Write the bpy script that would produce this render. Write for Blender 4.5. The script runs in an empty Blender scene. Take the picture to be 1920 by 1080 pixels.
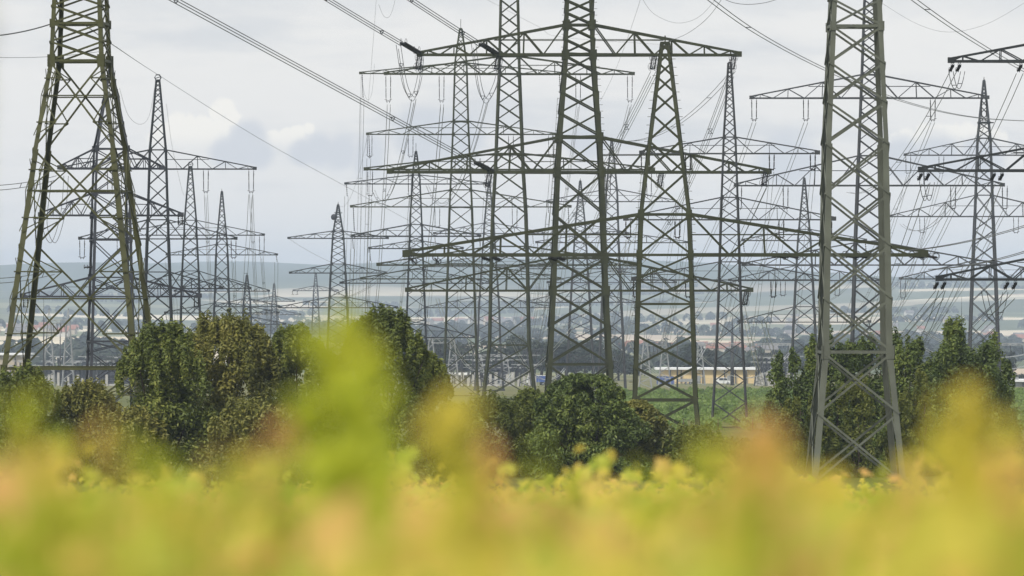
import bpy, math, random
from mathutils import Vector, Matrix
F = 12000.0                      # focal length of the photograph in its own pixels (225 mm on a 36 mm frame)
R = random.Random(7)
scene = bpy.context.scene
COL = scene.collection

def at(px, py, d):
    return Vector(((px-960.0)*d/F, d, -(py-540.0)*d/F))

# ------------------------------------------------------------------ terrain
GT = [(-80, -.6), (0, -1.75), (60, -3.5), (200, -7.0), (345, -10.5), (480, -11.0), (650, -12.6), (800, -14.2), (1000, -16.9),
      (1400, -22.2), (1900, -28.5), (3000, -37.0), (4500, -42.0), (6500, -40.0), (8500, -29.0), (10500, -9.0), (12500, 20.0), (14300, 47.0), (17500, 30.0)]
def gz0(d):
    if d <= GT[0][0]: return GT[0][1]
    for (a, za), (b, zb) in zip(GT, GT[1:]):
        if d <= b:
            t = (d-a)/(b-a)
            return za+(zb-za)*t
    return GT[-1][1]
def gz(x, d):
    z = gz0(d)
    if d > 2500:
        k = min(1.0, (d-2500)/11500.0)
        z += k*(20*math.sin(x/520+d/2100+1.0) + 9*math.sin(x/230-d/1200) + 14*math.cos(x/1000+2.0) + 3*math.sin(x/110+d/500))
    return z

# ------------------------------------------------------------------ mesh builder
class MB:
    def __init__(s): s.v = []; s.f = []
    def hexa(s, p):
        n = len(s.v); s.v += [tuple(q) for q in p]
        s.f += [(n, n+3, n+2, n+1), (n+4, n+5, n+6, n+7), (n, n+1, n+5, n+4), (n+1, n+2, n+6, n+5), (n+2, n+3, n+7, n+6), (n+3, n, n+4, n+7)]
    def box(s, c, sx, sy, sz):
        x, y, z = c; a, b, h = sx/2, sy/2, sz/2
        s.hexa([(x-a, y-b, z-h), (x+a, y-b, z-h), (x+a, y+b, z-h), (x-a, y+b, z-h), (x-a, y-b, z+h), (x+a, y-b, z+h), (x+a, y+b, z+h), (x-a, y+b, z+h)])
    def beam(s, p, q, n1, n2, a0, a1, b0, b1):
        p = Vector(p); q = Vector(q)
        o = [n1*a0+n2*b0, n1*a1+n2*b0, n1*a1+n2*b1, n1*a0+n2*b1]
        s.hexa([p+k for k in o]+[q+k for k in o])
    def bar(s, p, q, w, h=None, up=(0, 0, 1), off=0.0):
        p = Vector(p); q = Vector(q); h = h or w
        d = (q-p)
        if d.length < 1e-5: return
        d.normalize(); up = Vector(up)
        n2 = up-d*up.dot(d)
        if n2.length < 1e-3:
            up = Vector((1, 0, 0)); n2 = up-d*up.dot(d)
        n2.normalize(); n1 = d.cross(n2)
        s.beam(p, q, n1, n2, -w/2, w/2, -h/2+off, h/2+off)
    def angle(s, p, q, size, t, e1, e2):
        d = (Vector(q)-Vector(p)).normalized()
        n1 = Vector(e1); n1 = (n1-d*n1.dot(d)).normalized()
        n2 = Vector(e2); n2 = (n2-d*n2.dot(d)).normalized()
        s.beam(p, q, n1, n2, 0, size, 0, t)
        s.beam(p, q, n1, n2, 0, t, t, size)
    def tube(s, pts, r, n=5, r1=None, cap=False):
        pts = [Vector(p) for p in pts]; m = len(pts); base = len(s.v)
        for i, p in enumerate(pts):
            d = (pts[min(i+1, m-1)]-pts[max(i-1, 0)]).normalized()
            u = Vector((0, 0, 1)) if abs(d.z) < .9 else Vector((1, 0, 0))
            a = d.cross(u).normalized(); b = a.cross(d)
            rr = r if r1 is None else r+(r1-r)*i/(m-1)
            for k in range(n):
                t = 2*math.pi*k/n
                s.v.append(tuple(p+a*rr*math.cos(t)+b*rr*math.sin(t)))
        for i in range(m-1):
            for k in range(n):
                k2 = (k+1) % n
                s.f.append((base+i*n+k, base+i*n+k2, base+(i+1)*n+k2, base+(i+1)*n+k))
        if cap:
            s.f.append(tuple(base+k for k in range(n))[::-1]); s.f.append(tuple(base+(m-1)*n+k for k in range(n)))
    def lathe(s, p, q, prof, n=8):
        """prof = [(t along p..q, radius)]"""
        p = Vector(p); q = Vector(q); d = (q-p); L = d.length; d.normalize()
        u = Vector((0, 0, 1)) if abs(d.z) < .9 else Vector((1, 0, 0))
        a = d.cross(u).normalized(); b = a.cross(d); base = len(s.v)
        for t, r in prof:
            for k in range(n):
                th = 2*math.pi*k/n
                s.v.append(tuple(p+d*(L*t)+a*r*math.cos(th)+b*r*math.sin(th)))
        for i in range(len(prof)-1):
            for k in range(n):
                k2 = (k+1) % n
                s.f.append((base+i*n+k, base+i*n+k2, base+(i+1)*n+k2, base+(i+1)*n+k))
        s.f.append(tuple(base+k for k in range(n))[::-1]); e = base+(len(prof)-1)*n; s.f.append(tuple(e+k for k in range(n)))
    def ring(s, c, axis, rad, r, n=14):
        axis = Vector(axis).normalized(); u = Vector((0, 0, 1)) if abs(axis.z) < .9 else Vector((1, 0, 0))
        a = axis.cross(u).normalized(); b = a.cross(axis)
        s.tube([Vector(c)+a*rad*math.cos(2*math.pi*k/n)+b*rad*math.sin(2*math.pi*k/n) for k in range(n+1)], r, 4)
    def poly(s, pts):
        n = len(s.v); s.v += [tuple(p) for p in pts]; s.f.append(tuple(range(n, n+len(pts))))
    def mesh(s, name, mat, smooth=False):
        m = bpy.data.meshes.new(name); m.from_pydata(s.v, [], s.f)
        if mat: m.materials.append(mat)
        if smooth: m.polygons.foreach_set('use_smooth', [True]*len(m.polygons))
        m.update(); return m
    def build(s, name, mat, parent=None, smooth=False):
        return link(name, s.mesh(name, mat, smooth), parent)
def link(name, data, parent=None):
    o = bpy.data.objects.new(name, data); COL.objects.link(o)
    if parent: o.parent = parent
    return o
def tag(o, label=None, cat=None, group=None, kind=None):
    if label: o['label'] = label
    if cat: o['category'] = cat
    if group: o['group'] = group
    if kind: o['kind'] = kind
    return o
def empty(name, loc, rz=0.0):
    o = link(name, None); o.location = loc; o.rotation_euler = (0, 0, rz); o.empty_display_size = .5
    return o
def copy_tree(o, parent=None):
    c = o.copy(); COL.objects.link(c)
    if parent: c.parent = parent
    for ch in list(o.children): copy_tree(ch, c)
    return c

# ------------------------------------------------------------------ materials
def mat_new(name):
    m = bpy.data.materials.new(name); m.use_nodes = True; nt = m.node_tree; nt.nodes.clear()
    return m, nt, nt.nodes.new('ShaderNodeOutputMaterial')
def N(nt, t, **kw):
    n = nt.nodes.new(t)
    for k, v in kw.items(): setattr(n, k, v)
    return n
def ramp(nt, stops, interp='LINEAR'):
    r = N(nt, 'ShaderNodeValToRGB'); r.color_ramp.interpolation = interp; e = r.color_ramp.elements
    while len(e) < len(stops): e.new(.5)
    for k, (p, c) in enumerate(stops): e[k].position = p; e[k].color = (*c, 1)
    return r
def mat_paint(name, c, var=.25, rough=.6, metal=0.0, scale=.7):
    """weathered paint: noise breaks the tone up"""
    m, nt, out = mat_new(name)
    b = N(nt, 'ShaderNodeBsdfPrincipled'); b.inputs['Roughness'].default_value = rough; b.inputs['Metallic'].default_value = metal; b.inputs['Specular IOR Level'].default_value = .3
    tc = N(nt, 'ShaderNodeTexCoord'); no = N(nt, 'ShaderNodeTexNoise'); no.inputs['Scale'].default_value = scale; no.inputs['Detail'].default_value = 5
    nt.links.new(tc.outputs['Object'], no.inputs['Vector'])
    lo = tuple(max(0, x*(1-var)) for x in c); hi = tuple(min(1, x*(1+var)) for x in c)
    r = ramp(nt, [(.3, lo), (.7, hi)]); nt.links.new(no.outputs['Fac'], r.inputs['Fac'])
    nt.links.new(r.outputs['Color'], b.inputs['Base Color']); nt.links.new(b.outputs[0], out.inputs[0])
    return m
def mat_leaf(name, stops, trans=.35, nscale=.35, wn=.5, gloss=.25):
    """leaves: colour by a noise through the plant and by leaf"""
    m, nt, out = mat_new(name)
    g = N(nt, 'ShaderNodeNewGeometry'); no = N(nt, 'ShaderNodeTexNoise'); no.inputs['Scale'].default_value = nscale; no.inputs['Detail'].default_value = 3
    nt.links.new(g.outputs['Position'], no.inputs['Vector'])
    mx = N(nt, 'ShaderNodeMix'); mx.inputs[0].default_value = wn
    mr = N(nt, 'ShaderNodeMapRange'); mr.inputs[1].default_value = .3; mr.inputs[2].default_value = .7
    nt.links.new(no.outputs['Fac'], mr.inputs[0])
    nt.links.new(g.outputs['Random Per Island'], mx.inputs[2]); nt.links.new(mr.outputs[0], mx.inputs[3])
    r = ramp(nt, stops); nt.links.new(mx.outputs[0], r.inputs['Fac'])
    d = N(nt, 'ShaderNodeBsdfPrincipled'); d.inputs['Roughness'].default_value = .55; d.inputs['Specular IOR Level'].default_value = gloss*1.7
    t = N(nt, 'ShaderNodeBsdfTranslucent'); ms = N(nt, 'ShaderNodeMixShader'); ms.inputs[0].default_value = trans
    nt.links.new(r.outputs['Color'], d.inputs['Base Color']); nt.links.new(r.outputs['Color'], t.inputs['Color'])
    nt.links.new(d.outputs[0], ms.inputs[1]); nt.links.new(t.outputs[0], ms.inputs[2]); nt.links.new(ms.outputs[0], out.inputs[0])
    return m
M = {}
M['olive'] = mat_paint('olive_paint', (.058, .060, .020), .3)
M['olive_dark'] = mat_paint('dark_olive_paint', (.030, .034, .012), .3)
M['pale'] = mat_paint('pale_green_grey_paint', (.10, .108, .084), .22)
M['zinc'] = mat_paint('weathered_zinc', (.045, .048, .052), .3)
M['lilac'] = mat_paint('blue_grey_paint', (.038, .041, .052), .3)
M['dark'] = mat_paint('dark_green_grey_paint', (.018, .021, .022), .3)
M['wire'] = mat_paint('aluminium_wire', (.085, .088, .092), .15, .45, .3)
M['wire_lit'] = mat_paint('lit_aluminium_wire', (.55, .56, .58), .1, .4, .2)  # same aluminium wire as above, lightened to paint in light falling on it
M['insul'] = mat_paint('brown_glazed_porcelain', (.022, .018, .016), .3, .25)
M['steel'] = mat_paint('galvanised_steel', (.30, .31, .32), .25, .5, .2)
M['white'] = mat_paint('white_paint', (.72, .73, .74), .06)
M['concrete'] = mat_paint('concrete', (.42, .41, .39), .15)
M['yellow_wall'] = mat_paint('yellow_render', (.68, .52, .27), .08, scale=.2)
M['blue'] = mat_paint('blue_paint', (.05, .10, .32), .15)
M['glass'] = mat_paint('dark_glass', (.02, .025, .03), .1, .12)
M['rubber'] = mat_paint('rubber', (.02, .02, .02), .2, .8)
M['red_roof'] = mat_paint('red_roof_tiles', (.27, .12, .085), .25)
M['grey_roof'] = mat_paint('grey_roof_tiles', (.16, .15, .15), .2)
M['house_white'] = mat_paint('white_render', (.48, .47, .44), .08)
M['house_cream'] = mat_paint('cream_render', (.44, .38, .30), .08)
M['bark'] = mat_paint('bark', (.09, .07, .05), .35, .9, scale=3)
M['lamp_red'] = mat_paint('red_lamp_plastic', (.5, .03, .02), .1, .3)
M['leaf_bush'] = mat_leaf('bush_leaves', [(.1, (.06, .085, .015)), (.5, (.145, .18, .032)), (.85, (.29, .305, .062))], .3)
M['leaf_brown'] = mat_leaf('brownish_green_leaves', [(.1, (.065, .078, .016)), (.5, (.18, .185, .037)), (.9, (.31, .285, .065))], .3)
M['leaf_dark'] = mat_leaf('dark_conifer_sprays', [(.1, (.036, .060, .012)), (.5, (.105, .150, .028)), (.9, (.22, .26, .048))], .25)
M['leaf_light'] = mat_leaf('light_green_leaves', [(.1, (.085, .11, .018)), (.5, (.14, .17, .028)), (.9, (.21, .22, .040))], .4)
M['leaf_far'] = mat_leaf('far_tree_leaves', [(.1, (.010, .018, .010)), (.5, (.020, .035, .016)), (.9, (.04, .058, .022))], .25, .05)
M['leaf_row'] = mat_leaf('vineyard_row_leaves', [(.1, (.07, .12, .025)), (.5, (.12, .19, .04)), (.9, (.18, .25, .06))], .3, .03)
GRN, YEL, ORA, AMB = (.40, .46, .06), (.72, .60, .09), (.76, .46, .16), (.70, .50, .11)
M['vine_mix'] = mat_leaf('turning_vine_leaves', [(.0, (.20, .30, .03)), (.18, (.36, .46, .05)), (.36, (.54, .56, .08)), (.50, YEL), (.66, (.72, .55, .12)), (.80, ORA), (1, ORA)], .5, 1.0, .6, .15)
M['vine_green'] = mat_leaf('green_vine_leaves', [(.0, (.32, .40, .03)), (.6, (.48, .52, .04)), (1, (.60, .56, .06))], .5, .9, .5, .15)
M['vine_yellow'] = mat_leaf('yellow_vine_leaves', [(.0, (.52, .50, .04)), (.6, YEL), (1, (.72, .56, .08))], .5, .9, .5, .15)
M['vine_dark'] = mat_leaf('dark_vine_leaves', [(0, (.05, .05, .03)), (1, (.09, .085, .04))], .2, .9, .5, .15)
M['vine_orange'] = mat_leaf('orange_vine_leaves', [(.0, AMB), (.6, ORA), (1, (.68, .34, .14))], .5, .9, .5, .15)

# ------------------------------------------------------------------ ground sheet
def ground_material():
    m, nt, out = mat_new('ground_cover'); L = nt.links.new
    g = N(nt, 'ShaderNodeNewGeometry'); sp = N(nt, 'ShaderNodeSeparateXYZ'); L(g.outputs['Position'], sp.inputs[0])
    b = N(nt, 'ShaderNodeBsdfPrincipled'); b.inputs['Roughness'].default_value = .9; b.inputs['Specular IOR Level'].default_value = .1
    def noise(scale, det, vec=None, dist=0):
        n = N(nt, 'ShaderNodeTexNoise'); n.inputs['Scale'].default_value = scale; n.inputs['Detail'].default_value = det; n.inputs['Distortion'].default_value = dist
        L(vec or g.outputs['Position'], n.inputs['Vector']); return n
    def step(a, w, src=None):
        r = N(nt, 'ShaderNodeMapRange'); r.inputs[1].default_value = a-w; r.inputs[2].default_value = a+w
        L(src or sp.outputs['Y'], r.inputs[0]); return r.outputs[0]
    def mix(f, a, c):
        x = N(nt, 'ShaderNodeMix', data_type='RGBA'); L(f, x.inputs[0])
        for s, v in ((6, a), (7, c)):
            if isinstance(v, tuple): x.inputs[s].default_value = (*v, 1)
            else: L(v, x.inputs[s])
        return x.outputs[2]
    near = ramp(nt, [(.3, (.05, .065, .018)), (.7, (.11, .115, .035))]); L(noise(.8, 6).outputs['Fac'], near.inputs[0])
    soil = ramp(nt, [(.3, (.08, .095, .035)), (.7, (.14, .15, .055))]); L(noise(.15, 5).outputs['Fac'], soil.inputs[0])
    dry = ramp(nt, [(.3, (.08, .10, .035)), (.5, (.17, .16, .07)), (.7, (.11, .13, .045))]); L(noise(.012, 6).outputs['Fac'], dry.inputs[0])
    # far plain: crooked patches of stubble, ploughed earth, meadow and crops
    mp = N(nt, 'ShaderNodeMapping'); mp.inputs['Scale'].default_value = (1/330.0, 1/420.0, 0); mp.inputs['Rotation'].default_value = (0, 0, .2)
    nd = noise(1/900.0, 3); vm = N(nt, 'ShaderNodeVectorMath', operation='MULTIPLY_ADD'); vm.inputs[1].default_value = (700, 700, 0)
    L(nd.outputs['Color'], vm.inputs[0]); L(g.outputs['Position'], vm.inputs[2]); L(vm.outputs[0], mp.inputs['Vector'])
    vo = N(nt, 'ShaderNodeTexVoronoi'); vo.inputs['Scale'].default_value = 1.0; vo.inputs['Randomness'].default_value = .85; L(mp.outputs[0], vo.inputs['Vector'])
    sv = N(nt, 'ShaderNodeSeparateColor'); L(vo.outputs['Color'], sv.inputs[0])
    crops = ramp(nt, [(0, (.07, .10, .05)), (.20, (.15, .17, .09)), (.36, (.70, .60, .45)), (.56, (.22, .23, .13)), (.64, (.52, .42, .33)), (.78, (.78, .69, .53)), (.90, (.09, .11, .06))], 'CONSTANT')
    L(sv.outputs[0], crops.inputs[0])
    fine = noise(.02, 4); hf = N(nt, 'ShaderNodeMath', operation='MULTIPLY'); L(fine.outputs['Fac'], hf.inputs[0]); hf.inputs[1].default_value = .5; cv = mix(hf.outputs[0], crops.outputs[0], (.2, .2, .12))
    wd = noise(1/1100.0, 5, None, .6); wr = ramp(nt, [(.50, (0, 0, 0)), (.56, (1, 1, 1))]); L(wd.outputs['Fac'], wr.inputs[0])
    wmask = N(nt, 'ShaderNodeMath', operation='MULTIPLY'); L(wr.outputs[0], wmask.inputs[0]); L(step(9500, 3500), wmask.inputs[1])
    far = mix(wmask.outputs[0], cv, (.035, .055, .025)); far = mix(step(11300, 700), far, (.05, .075, .035))
    c = mix(step(470, 15), near.outputs[0], soil.outputs[0])
    c = mix(step(1010, 6), c, dry.outputs[0])
    c = mix(step(2350, 60), c, far)
    L(c, b.inputs['Base Color']); L(b.outputs[0], out.inputs[0])
    return m
def make_ground():
    ds = [-80, -40, -10, 0, 10, 25, 45, 60, 90, 130, 170, 200, 240, 280, 320, 345, 400, 440, 480, 540, 600, 650, 720, 800, 900, 1000, 1200, 1400, 1650, 1900]
    d = 2100
    while d < 17400: ds.append(d); d += max(100, d*.03)
    ds.append(17500)
    nx = 120; v = []; f = []
    for d in ds:
        hw = 150+.22*max(d, 0)
        for i in range(nx+1):
            x = hw*(2*i/nx-1); v.append((x, d, gz(x, d)))
    w = nx+1
    for j in range(len(ds)-1):
        for i in range(nx): f.append((j*w+i, j*w+i+1, (j+1)*w+i+1, (j+1)*w+i))
    mb = MB(); mb.v = v; mb.f = f
    tag(mb.build('ground', ground_material(), None, True), kind='structure')
make_ground()

# ------------------------------------------------------------------ lattice pylons
class Pylon: pass
def disc_string(mb, p, q, r, pitch=.16):
    L = (Vector(q)-Vector(p)).length; n = max(4, int(L/pitch)); prof = [(0, r*.3)]
    for i in range(n):
        a = (i+.2)/n; prof += [(a, r*.35), (a+.25/n, r), (a+.45/n, r*.9), (a+.6/n, r*.35)]
    prof.append((1, r*.3)); mb.lathe(p, q, prof, 7)

def pylon(label, ax, d, yaw, prof, arms, mat, leg, br, ratio=.95, ratio2=None, ysw=None, sec=0, lsec=False, ring=False, nodes=(), pegs=False, web=6, chord=1.0, base_hw=None, spike=0, group='lattice pylons standing around the substation'):
    s = d/F; P = Pylon(); mat = M[mat]
    gx = (ax-960)*s; zb = gz(gx, d); yw = math.radians(yaw)
    root = empty('lattice_pylon', (gx, d, zb), yw); tag(root, label, 'pylon', group)
    P.root = root; P.mat = mat; P.arm = {}; P.s = s; P.d = d; P.ax = ax
    rot = Matrix.Rotation(-yw, 3, 'Z'); org = Vector((gx, d, zb))
    P.loc = lambda w: rot @ (Vector(w)-org)
    H = lambda y: -(y-540)*s-zb
    pr = [(H(y), hw*s) for y, hw in prof]
    (z1, w1), (z2, w2) = pr[-2], pr[-1]
    if z2 > .05: pr.append((0.0, base_hw*s if base_hw else w2+(w2-w1)*z2/max(z1-z2, 1e-3)))
    else: pr[-1] = (0.0, w2)
    def W(z):
        for (za, wa), (zc, wc) in zip(pr, pr[1:]):
            if z >= zc: return wa+(wc-wa)*min(1, max(0, (za-z)/max(za-zc, 1e-6)))
        return pr[-1][1]
    lw, bw = leg*s, br*s
    ztop = pr[0][0]; ratio2 = ratio2 or ratio; zsw = H(ysw)-.05 if ysw else -9
    # legs -----------------------------------------------------------
    for sx in (-1, 1):
        for sy in (-1, 1):
            mb = MB()
            for (za, wa), (zc, wc) in zip(pr, pr[1:]):
                k = 1.0 if (za+zc)/2 < ztop*.6 else .8
                p = (sx*wa, sy*wa, za); q = (sx*wc, sy*wc, zc)
                if lsec: mb.angle(p, q, lw*k, lw*k*.16, (-sx, 0, 0), (0, -sy, 0))
                else: mb.bar(p, q, lw*k, lw*k, (sx, sy, 0))
            if base_hw is not None: mb.box((sx*pr[-1][1], sy*pr[-1][1], .1), lw*2.2, lw*2.2, .5)
            if pegs and sy == -1:
                z = 1.5; o = sx*lw*.2
                while z < ztop-1:
                    w = W(z); mb.bar((sx*w, sy*w, z), (sx*(w+.32), sy*w, z), .035, .035); z += .62
            mb.build('leg', mat, root)
    # levels ---------------------------------------------------------
    keys = sorted({round(z, 3) for z, _ in pr} | {round(H(a['y']), 3) for a in arms} | {round(H(a['yt']), 3) for a in arms} | {round(H(y), 3) for y in nodes}, reverse=True)
    keyset = {round(H(a['y']), 3) for a in arms} | {round(H(a['yt']), 3) for a in arms} | {round(H(y), 3) for y in nodes}
    lev = []
    for za, zc in zip(keys, keys[1:]):
        if za-zc < .03: continue
        wa, wc = max(W(za), .15), max(W(zc), .15); n = max(1, round((za-zc)/((ratio if zc > zsw else ratio2)*(wa+wc))))
        q = wc/wa
        if n == 1: lev.append((za, zc)); continue
        if abs(q-1) < .02: zs = [za-(za-zc)*i/n for i in range(n+1)]
        else:
            r_ = q**(1/n); tot = (r_**n-1)/(r_-1); zs = [za]
            for i in range(n): zs.append(zs[-1]-(za-zc)*r_**i/tot)
            zs[-1] = zc
        lev += list(zip(zs, zs[1:]))
    mb = MB()
    faces = [((1, 0), (0, -1)), ((1, 0), (0, 1)), ((0, 1), (-1, 0)), ((0, 1), (1, 0))]
    for za, zc in lev:
        wa, wc = W(za), W(zc)
        if wa < .12 and wc < .3: continue
        for (t, n) in faces:
            up = (n[0], n[1], 0)
            P0 = lambda u, w, z: Vector((t[0]*u*w+n[0]*w, t[1]*u*w+n[1]*w, z))
            a, b_ = P0(-1, wa, za), P0(1, wa, za); c, e = P0(-1, wc, zc), P0(1, wc, zc)
            mb.bar(a, e, bw, bw*.45, up, bw*.3); mb.bar(b_, c, bw*.98, bw*.45, up, -bw*.3)
            if sec and (za+zc)/2 < zsw:
                k = wa/(wa+wc); zx = za-(za-zc)*k; wx = W(zx); b2 = bw*.7
                mb.bar(P0(-1, wx, zx), P0(1, wx, zx), b2, b2*.5, up, -bw*.7)
                if sec > 1:
                    for (lo, hi, wl, wh, fr) in ((za, zx, wa, wx, 0), (zx, zc, wx, wc, 1)):
                        zm = (lo+hi)/2; wm = W(zm)
                        for u in (-1, 1):
                            q = P0(u*.5 if True else 0, wm, zm)
                            q = P0(u*(wl if fr == 0 else wh)/wm*.5, wm, zm) if False else P0(u*.5, wm, zm)
                            mb.bar(P0(u, wm, zm), q, b2, b2*.5, up, bw*.75)
                            mb.bar(q, P0(u, wx, zx), b2*.9, b2*.45, up, bw*.9)
                            zq = zm+(lo-zx if fr == 0 else zc-zx)*.25; mb.bar(P0(u, W(zq), zq), q, b2*.8, b2*.4, up, bw*1.05)
    armz = {round(H(a['y']), 3) for a in arms} | {round(H(a['yt']), 3) for a in arms} | {round(H(115), 3), round(H(660), 3)}
    for z in keyset:
        w = W(z)
        if w < .15: continue
        hb = MB()
        for (t, n) in faces:
            up = (n[0], n[1], 0)
            a = Vector((-t[0]*w+n[0]*w, -t[1]*w+n[1]*w, z)); b_ = Vector((t[0]*w+n[0]*w, t[1]*w+n[1]*w, z))
            hb.bar(a, b_, bw*1.25, bw*.7, up, 0)
            for pnt, sg in ((a, 1), (b_, -1)):
                gp = lw*(1.15 if z in armz else .8); c = pnt+Vector((t[0]*sg*gp*.35+n[0]*lw*.12, t[1]*sg*gp*.35+n[1]*lw*.12, 0))
                hb.bar(c-Vector((0, 0, gp)), c+Vector((0, 0, gp)), gp*1.3, lw*.14, up, 0)
        hb.bar((-w, -w, z+.01), (w, w, z+.01), bw*.8, bw*.5); hb.bar((-w, w, z-bw*.3), (w, -w, z-bw*.3), bw*.8, bw*.5)
        hb.build('horizontal_frame', mat, root)
    mb.build('bracing', mat, root)
    # peak -----------------------------------------------------------
    tp = MB(); w = pr[0][1]
    if ring:
        rr = ring*s; tp.ring((0, 0, ztop+rr*.75), (0, 1, .01), rr, lw*.35, 6); tp.bar((-rr*.8, 0, ztop+rr*.5), (rr*.8, 0, ztop+rr), bw, bw)
        tp.bar((-w, 0, ztop), (w, 0, ztop), bw*1.5, bw*1.5)
    else:
        tp.box((0, 0, ztop+lw*.2), max(2*w, lw)*1.15, max(2*w, lw)*1.15, lw*.6); tp.bar((0, 0, ztop), (0, 0, ztop+lw*2+spike*s), lw*.35, lw*.35)
    tp.build('peak_cap', mat, root)
    # arms -----------------------------------------------------------
    for ai, A in enumerate(arms):
        zb_, zt_ = H(A['y']), H(A['yt']); wb, wt = W(zb_), W(zt_); n = A.get('n', web)
        for side in (-1, 1):
            hl = A.get('L' if side < 0 else 'Rr', A.get('h'))
            if not hl: continue
            Lx = hl*s; mb = MB(); cw = bw*1.35*A.get('c', chord); ty = max(.12, wb*.12); th = max(.22, cw*1.2)
            nodeb = []; nodet = []
            for i in range(n+1):
                t = i/n; t2 = 1-(1-t)**1.3
                nodeb.append(lambda sy, t=t2: Vector((side*(wb+(Lx-wb)*t), sy*(wb+(ty-wb)*t), zb_)))
                nodet.append(lambda sy, t=t2: Vector((side*(wt+(Lx-wt)*t), sy*(wt+(ty-wt)*t), zt_+(zb_+th-zt_)*t)))
            for sy in (-1, 1):
                up = (0, sy, 0)
                mb.bar(nodeb[0](sy), nodeb[n](sy), cw*1.25, cw*.9, up, 0); mb.bar(nodet[0](sy), nodet[n](sy), cw, cw*.8, up, 0)
                for i in range(n):
                    a, b_ = (nodeb[i](sy), nodet[i+1](sy)) if i % 2 else (nodet[i](sy), nodeb[i+1](sy))
                    mb.bar(a, b_, cw*.62, cw*.3, up, cw*.12)
                    if i % 2 and i < n-1: pass
                    if 0 < i < n and i % 2 == 0: mb.bar(nodeb[i](sy), nodet[i](sy), cw*.5, cw*.24, up, -cw*.1)
                # secondary line at mid height over the first third
                m0 = (nodeb[0](sy)+nodet[0](sy))/2; zt2 = m0.z; tt = .5*(n//2)/n*2
                k = min(.5, tt); p = nodeb[0](sy); q = nodeb[n](sy)
                e = Vector((side*(wb+(Lx-wb)*.48), sy*(wb+(ty-wb)*.48), zt2))
                if A.get('mid', 1): mb.bar(m0, e, cw*.34, cw*.2, up, cw*.25)
            for i in range(n):
                a, b_ = nodeb[i](-1 if i % 2 else 1), nodeb[i+1](1 if i % 2 else -1)
                mb.bar(a, b_, cw*.5, cw*.3, (0, 0, 1), -cw*.1)
                if i: mb.bar(nodet[i](-1), nodet[i](1), cw*.45, cw*.3); mb.bar(nodeb[i](-1), nodeb[i](1), cw*.45, cw*.3, (0, 0, 1), cw*.2)
            mb.box((side*(Lx-.02), 0, zb_+th*.4), .35+cw, ty*2+cw*1.6, th+cw*1.3)
            arm = mb.build('crossarm', mat, root); P.arm[(ai, side)] = arm
        for (px, ln) in A.get('ins', ()):
            suspension(P, ai, 1 if px > ax else -1, px, A['y'], ln)
    return P

def suspension(P, ai, side, px, y, ln, half=4.6):
    """pair of long rod insulators hanging from an arm, joined by a yoke"""
    s = P.s; arm = P.arm[(ai, side)]; c = P.loc(at(px, y, P.d)); mb = MB(); L = ln*s; h = half*s
    for u in (-1, 1):
        x = c.x+u*h; r = max(.055, .55*s)
        mb.lathe((x, c.y, c.z), (x+u*-.1*h, c.y, c.z-L*.92), [(0, r*.5), (.1, r*.5), (.11, r*1.6), (.13, r*.5), (.14, r), (.48, r), (.49, r*.5), (.52, r*.5), (.53, r), (.88, r), (.9, r*.5), (1, r*.5)], 6)
        mb.bar((x-h*.5, c.y, c.z-L*.88), (x+h*.5, c.y, c.z-L*.87), r, r)
        mb.bar((x-h*.3, c.y, c.z-L*.24), (x+h*.3, c.y, c.z-L*.24), r*.8, r*.8)
    mb.bar((c.x-h*.95, c.y, c.z-L*.93), (c.x+h*.95, c.y, c.z-L*.93), .09+.5*s, .09)
    for u in (-.6, .6): mb.bar((c.x+u*h, c.y, c.z-L*.93), (c.x+u*h*.8, c.y, c.z-L), .06+.3*s, .06)
    mb.build('insulator_string', M['insul'], arm, True)

def tension(P, key, A, B, ln, sep=5.0, rad=2.4, rings=True):
    """two disc strings pulling from the arm at world point A towards B; returns the point where the wire starts"""
    A = Vector(A); B = Vector(B); dr = (B-A).normalized(); L = ln; E = A+dr*L
    side = dr.cross(Vector((0, 0, 1))).normalized()*(sep*P.s/2); mb = MB(); r = rad*P.s/1.0
    for u in (-1, 1):
        p, q = A+side*u+dr*.05*L, A+side*u+dr*.9*L
        disc_string(mb, P.loc(p), P.loc(q), r*.8, max(.14, r*.55))
    lo = MB()
    lo.bar(P.loc(A-side*1.3), P.loc(A+side*1.3), r*.5, r*.5); lo.bar(P.loc(E-side*1.3-dr*.08*L), P.loc(E+side*1.3-dr*.08*L), r*.5, r*.5)
    lo.bar(P.loc(A), P.loc(E), r*.22, r*.22)
    if rings:
        for k in (.16, .86):
            for u in (-1, 1): lo.ring(P.loc(A+side*u*1.2+dr*L*k+Vector((0, 0, r*.7))), P.loc(A+side)-P.loc(A), r*1.9, max(.02, .32*P.s))
    st = mb.build('insulator_string', M['insul'], P.arm[key], True); lo.build('arcing_ring', M['dark'], st)  if False else lo.build('arcing_ring', M['dark'], P.arm[key])
    return E

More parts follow.
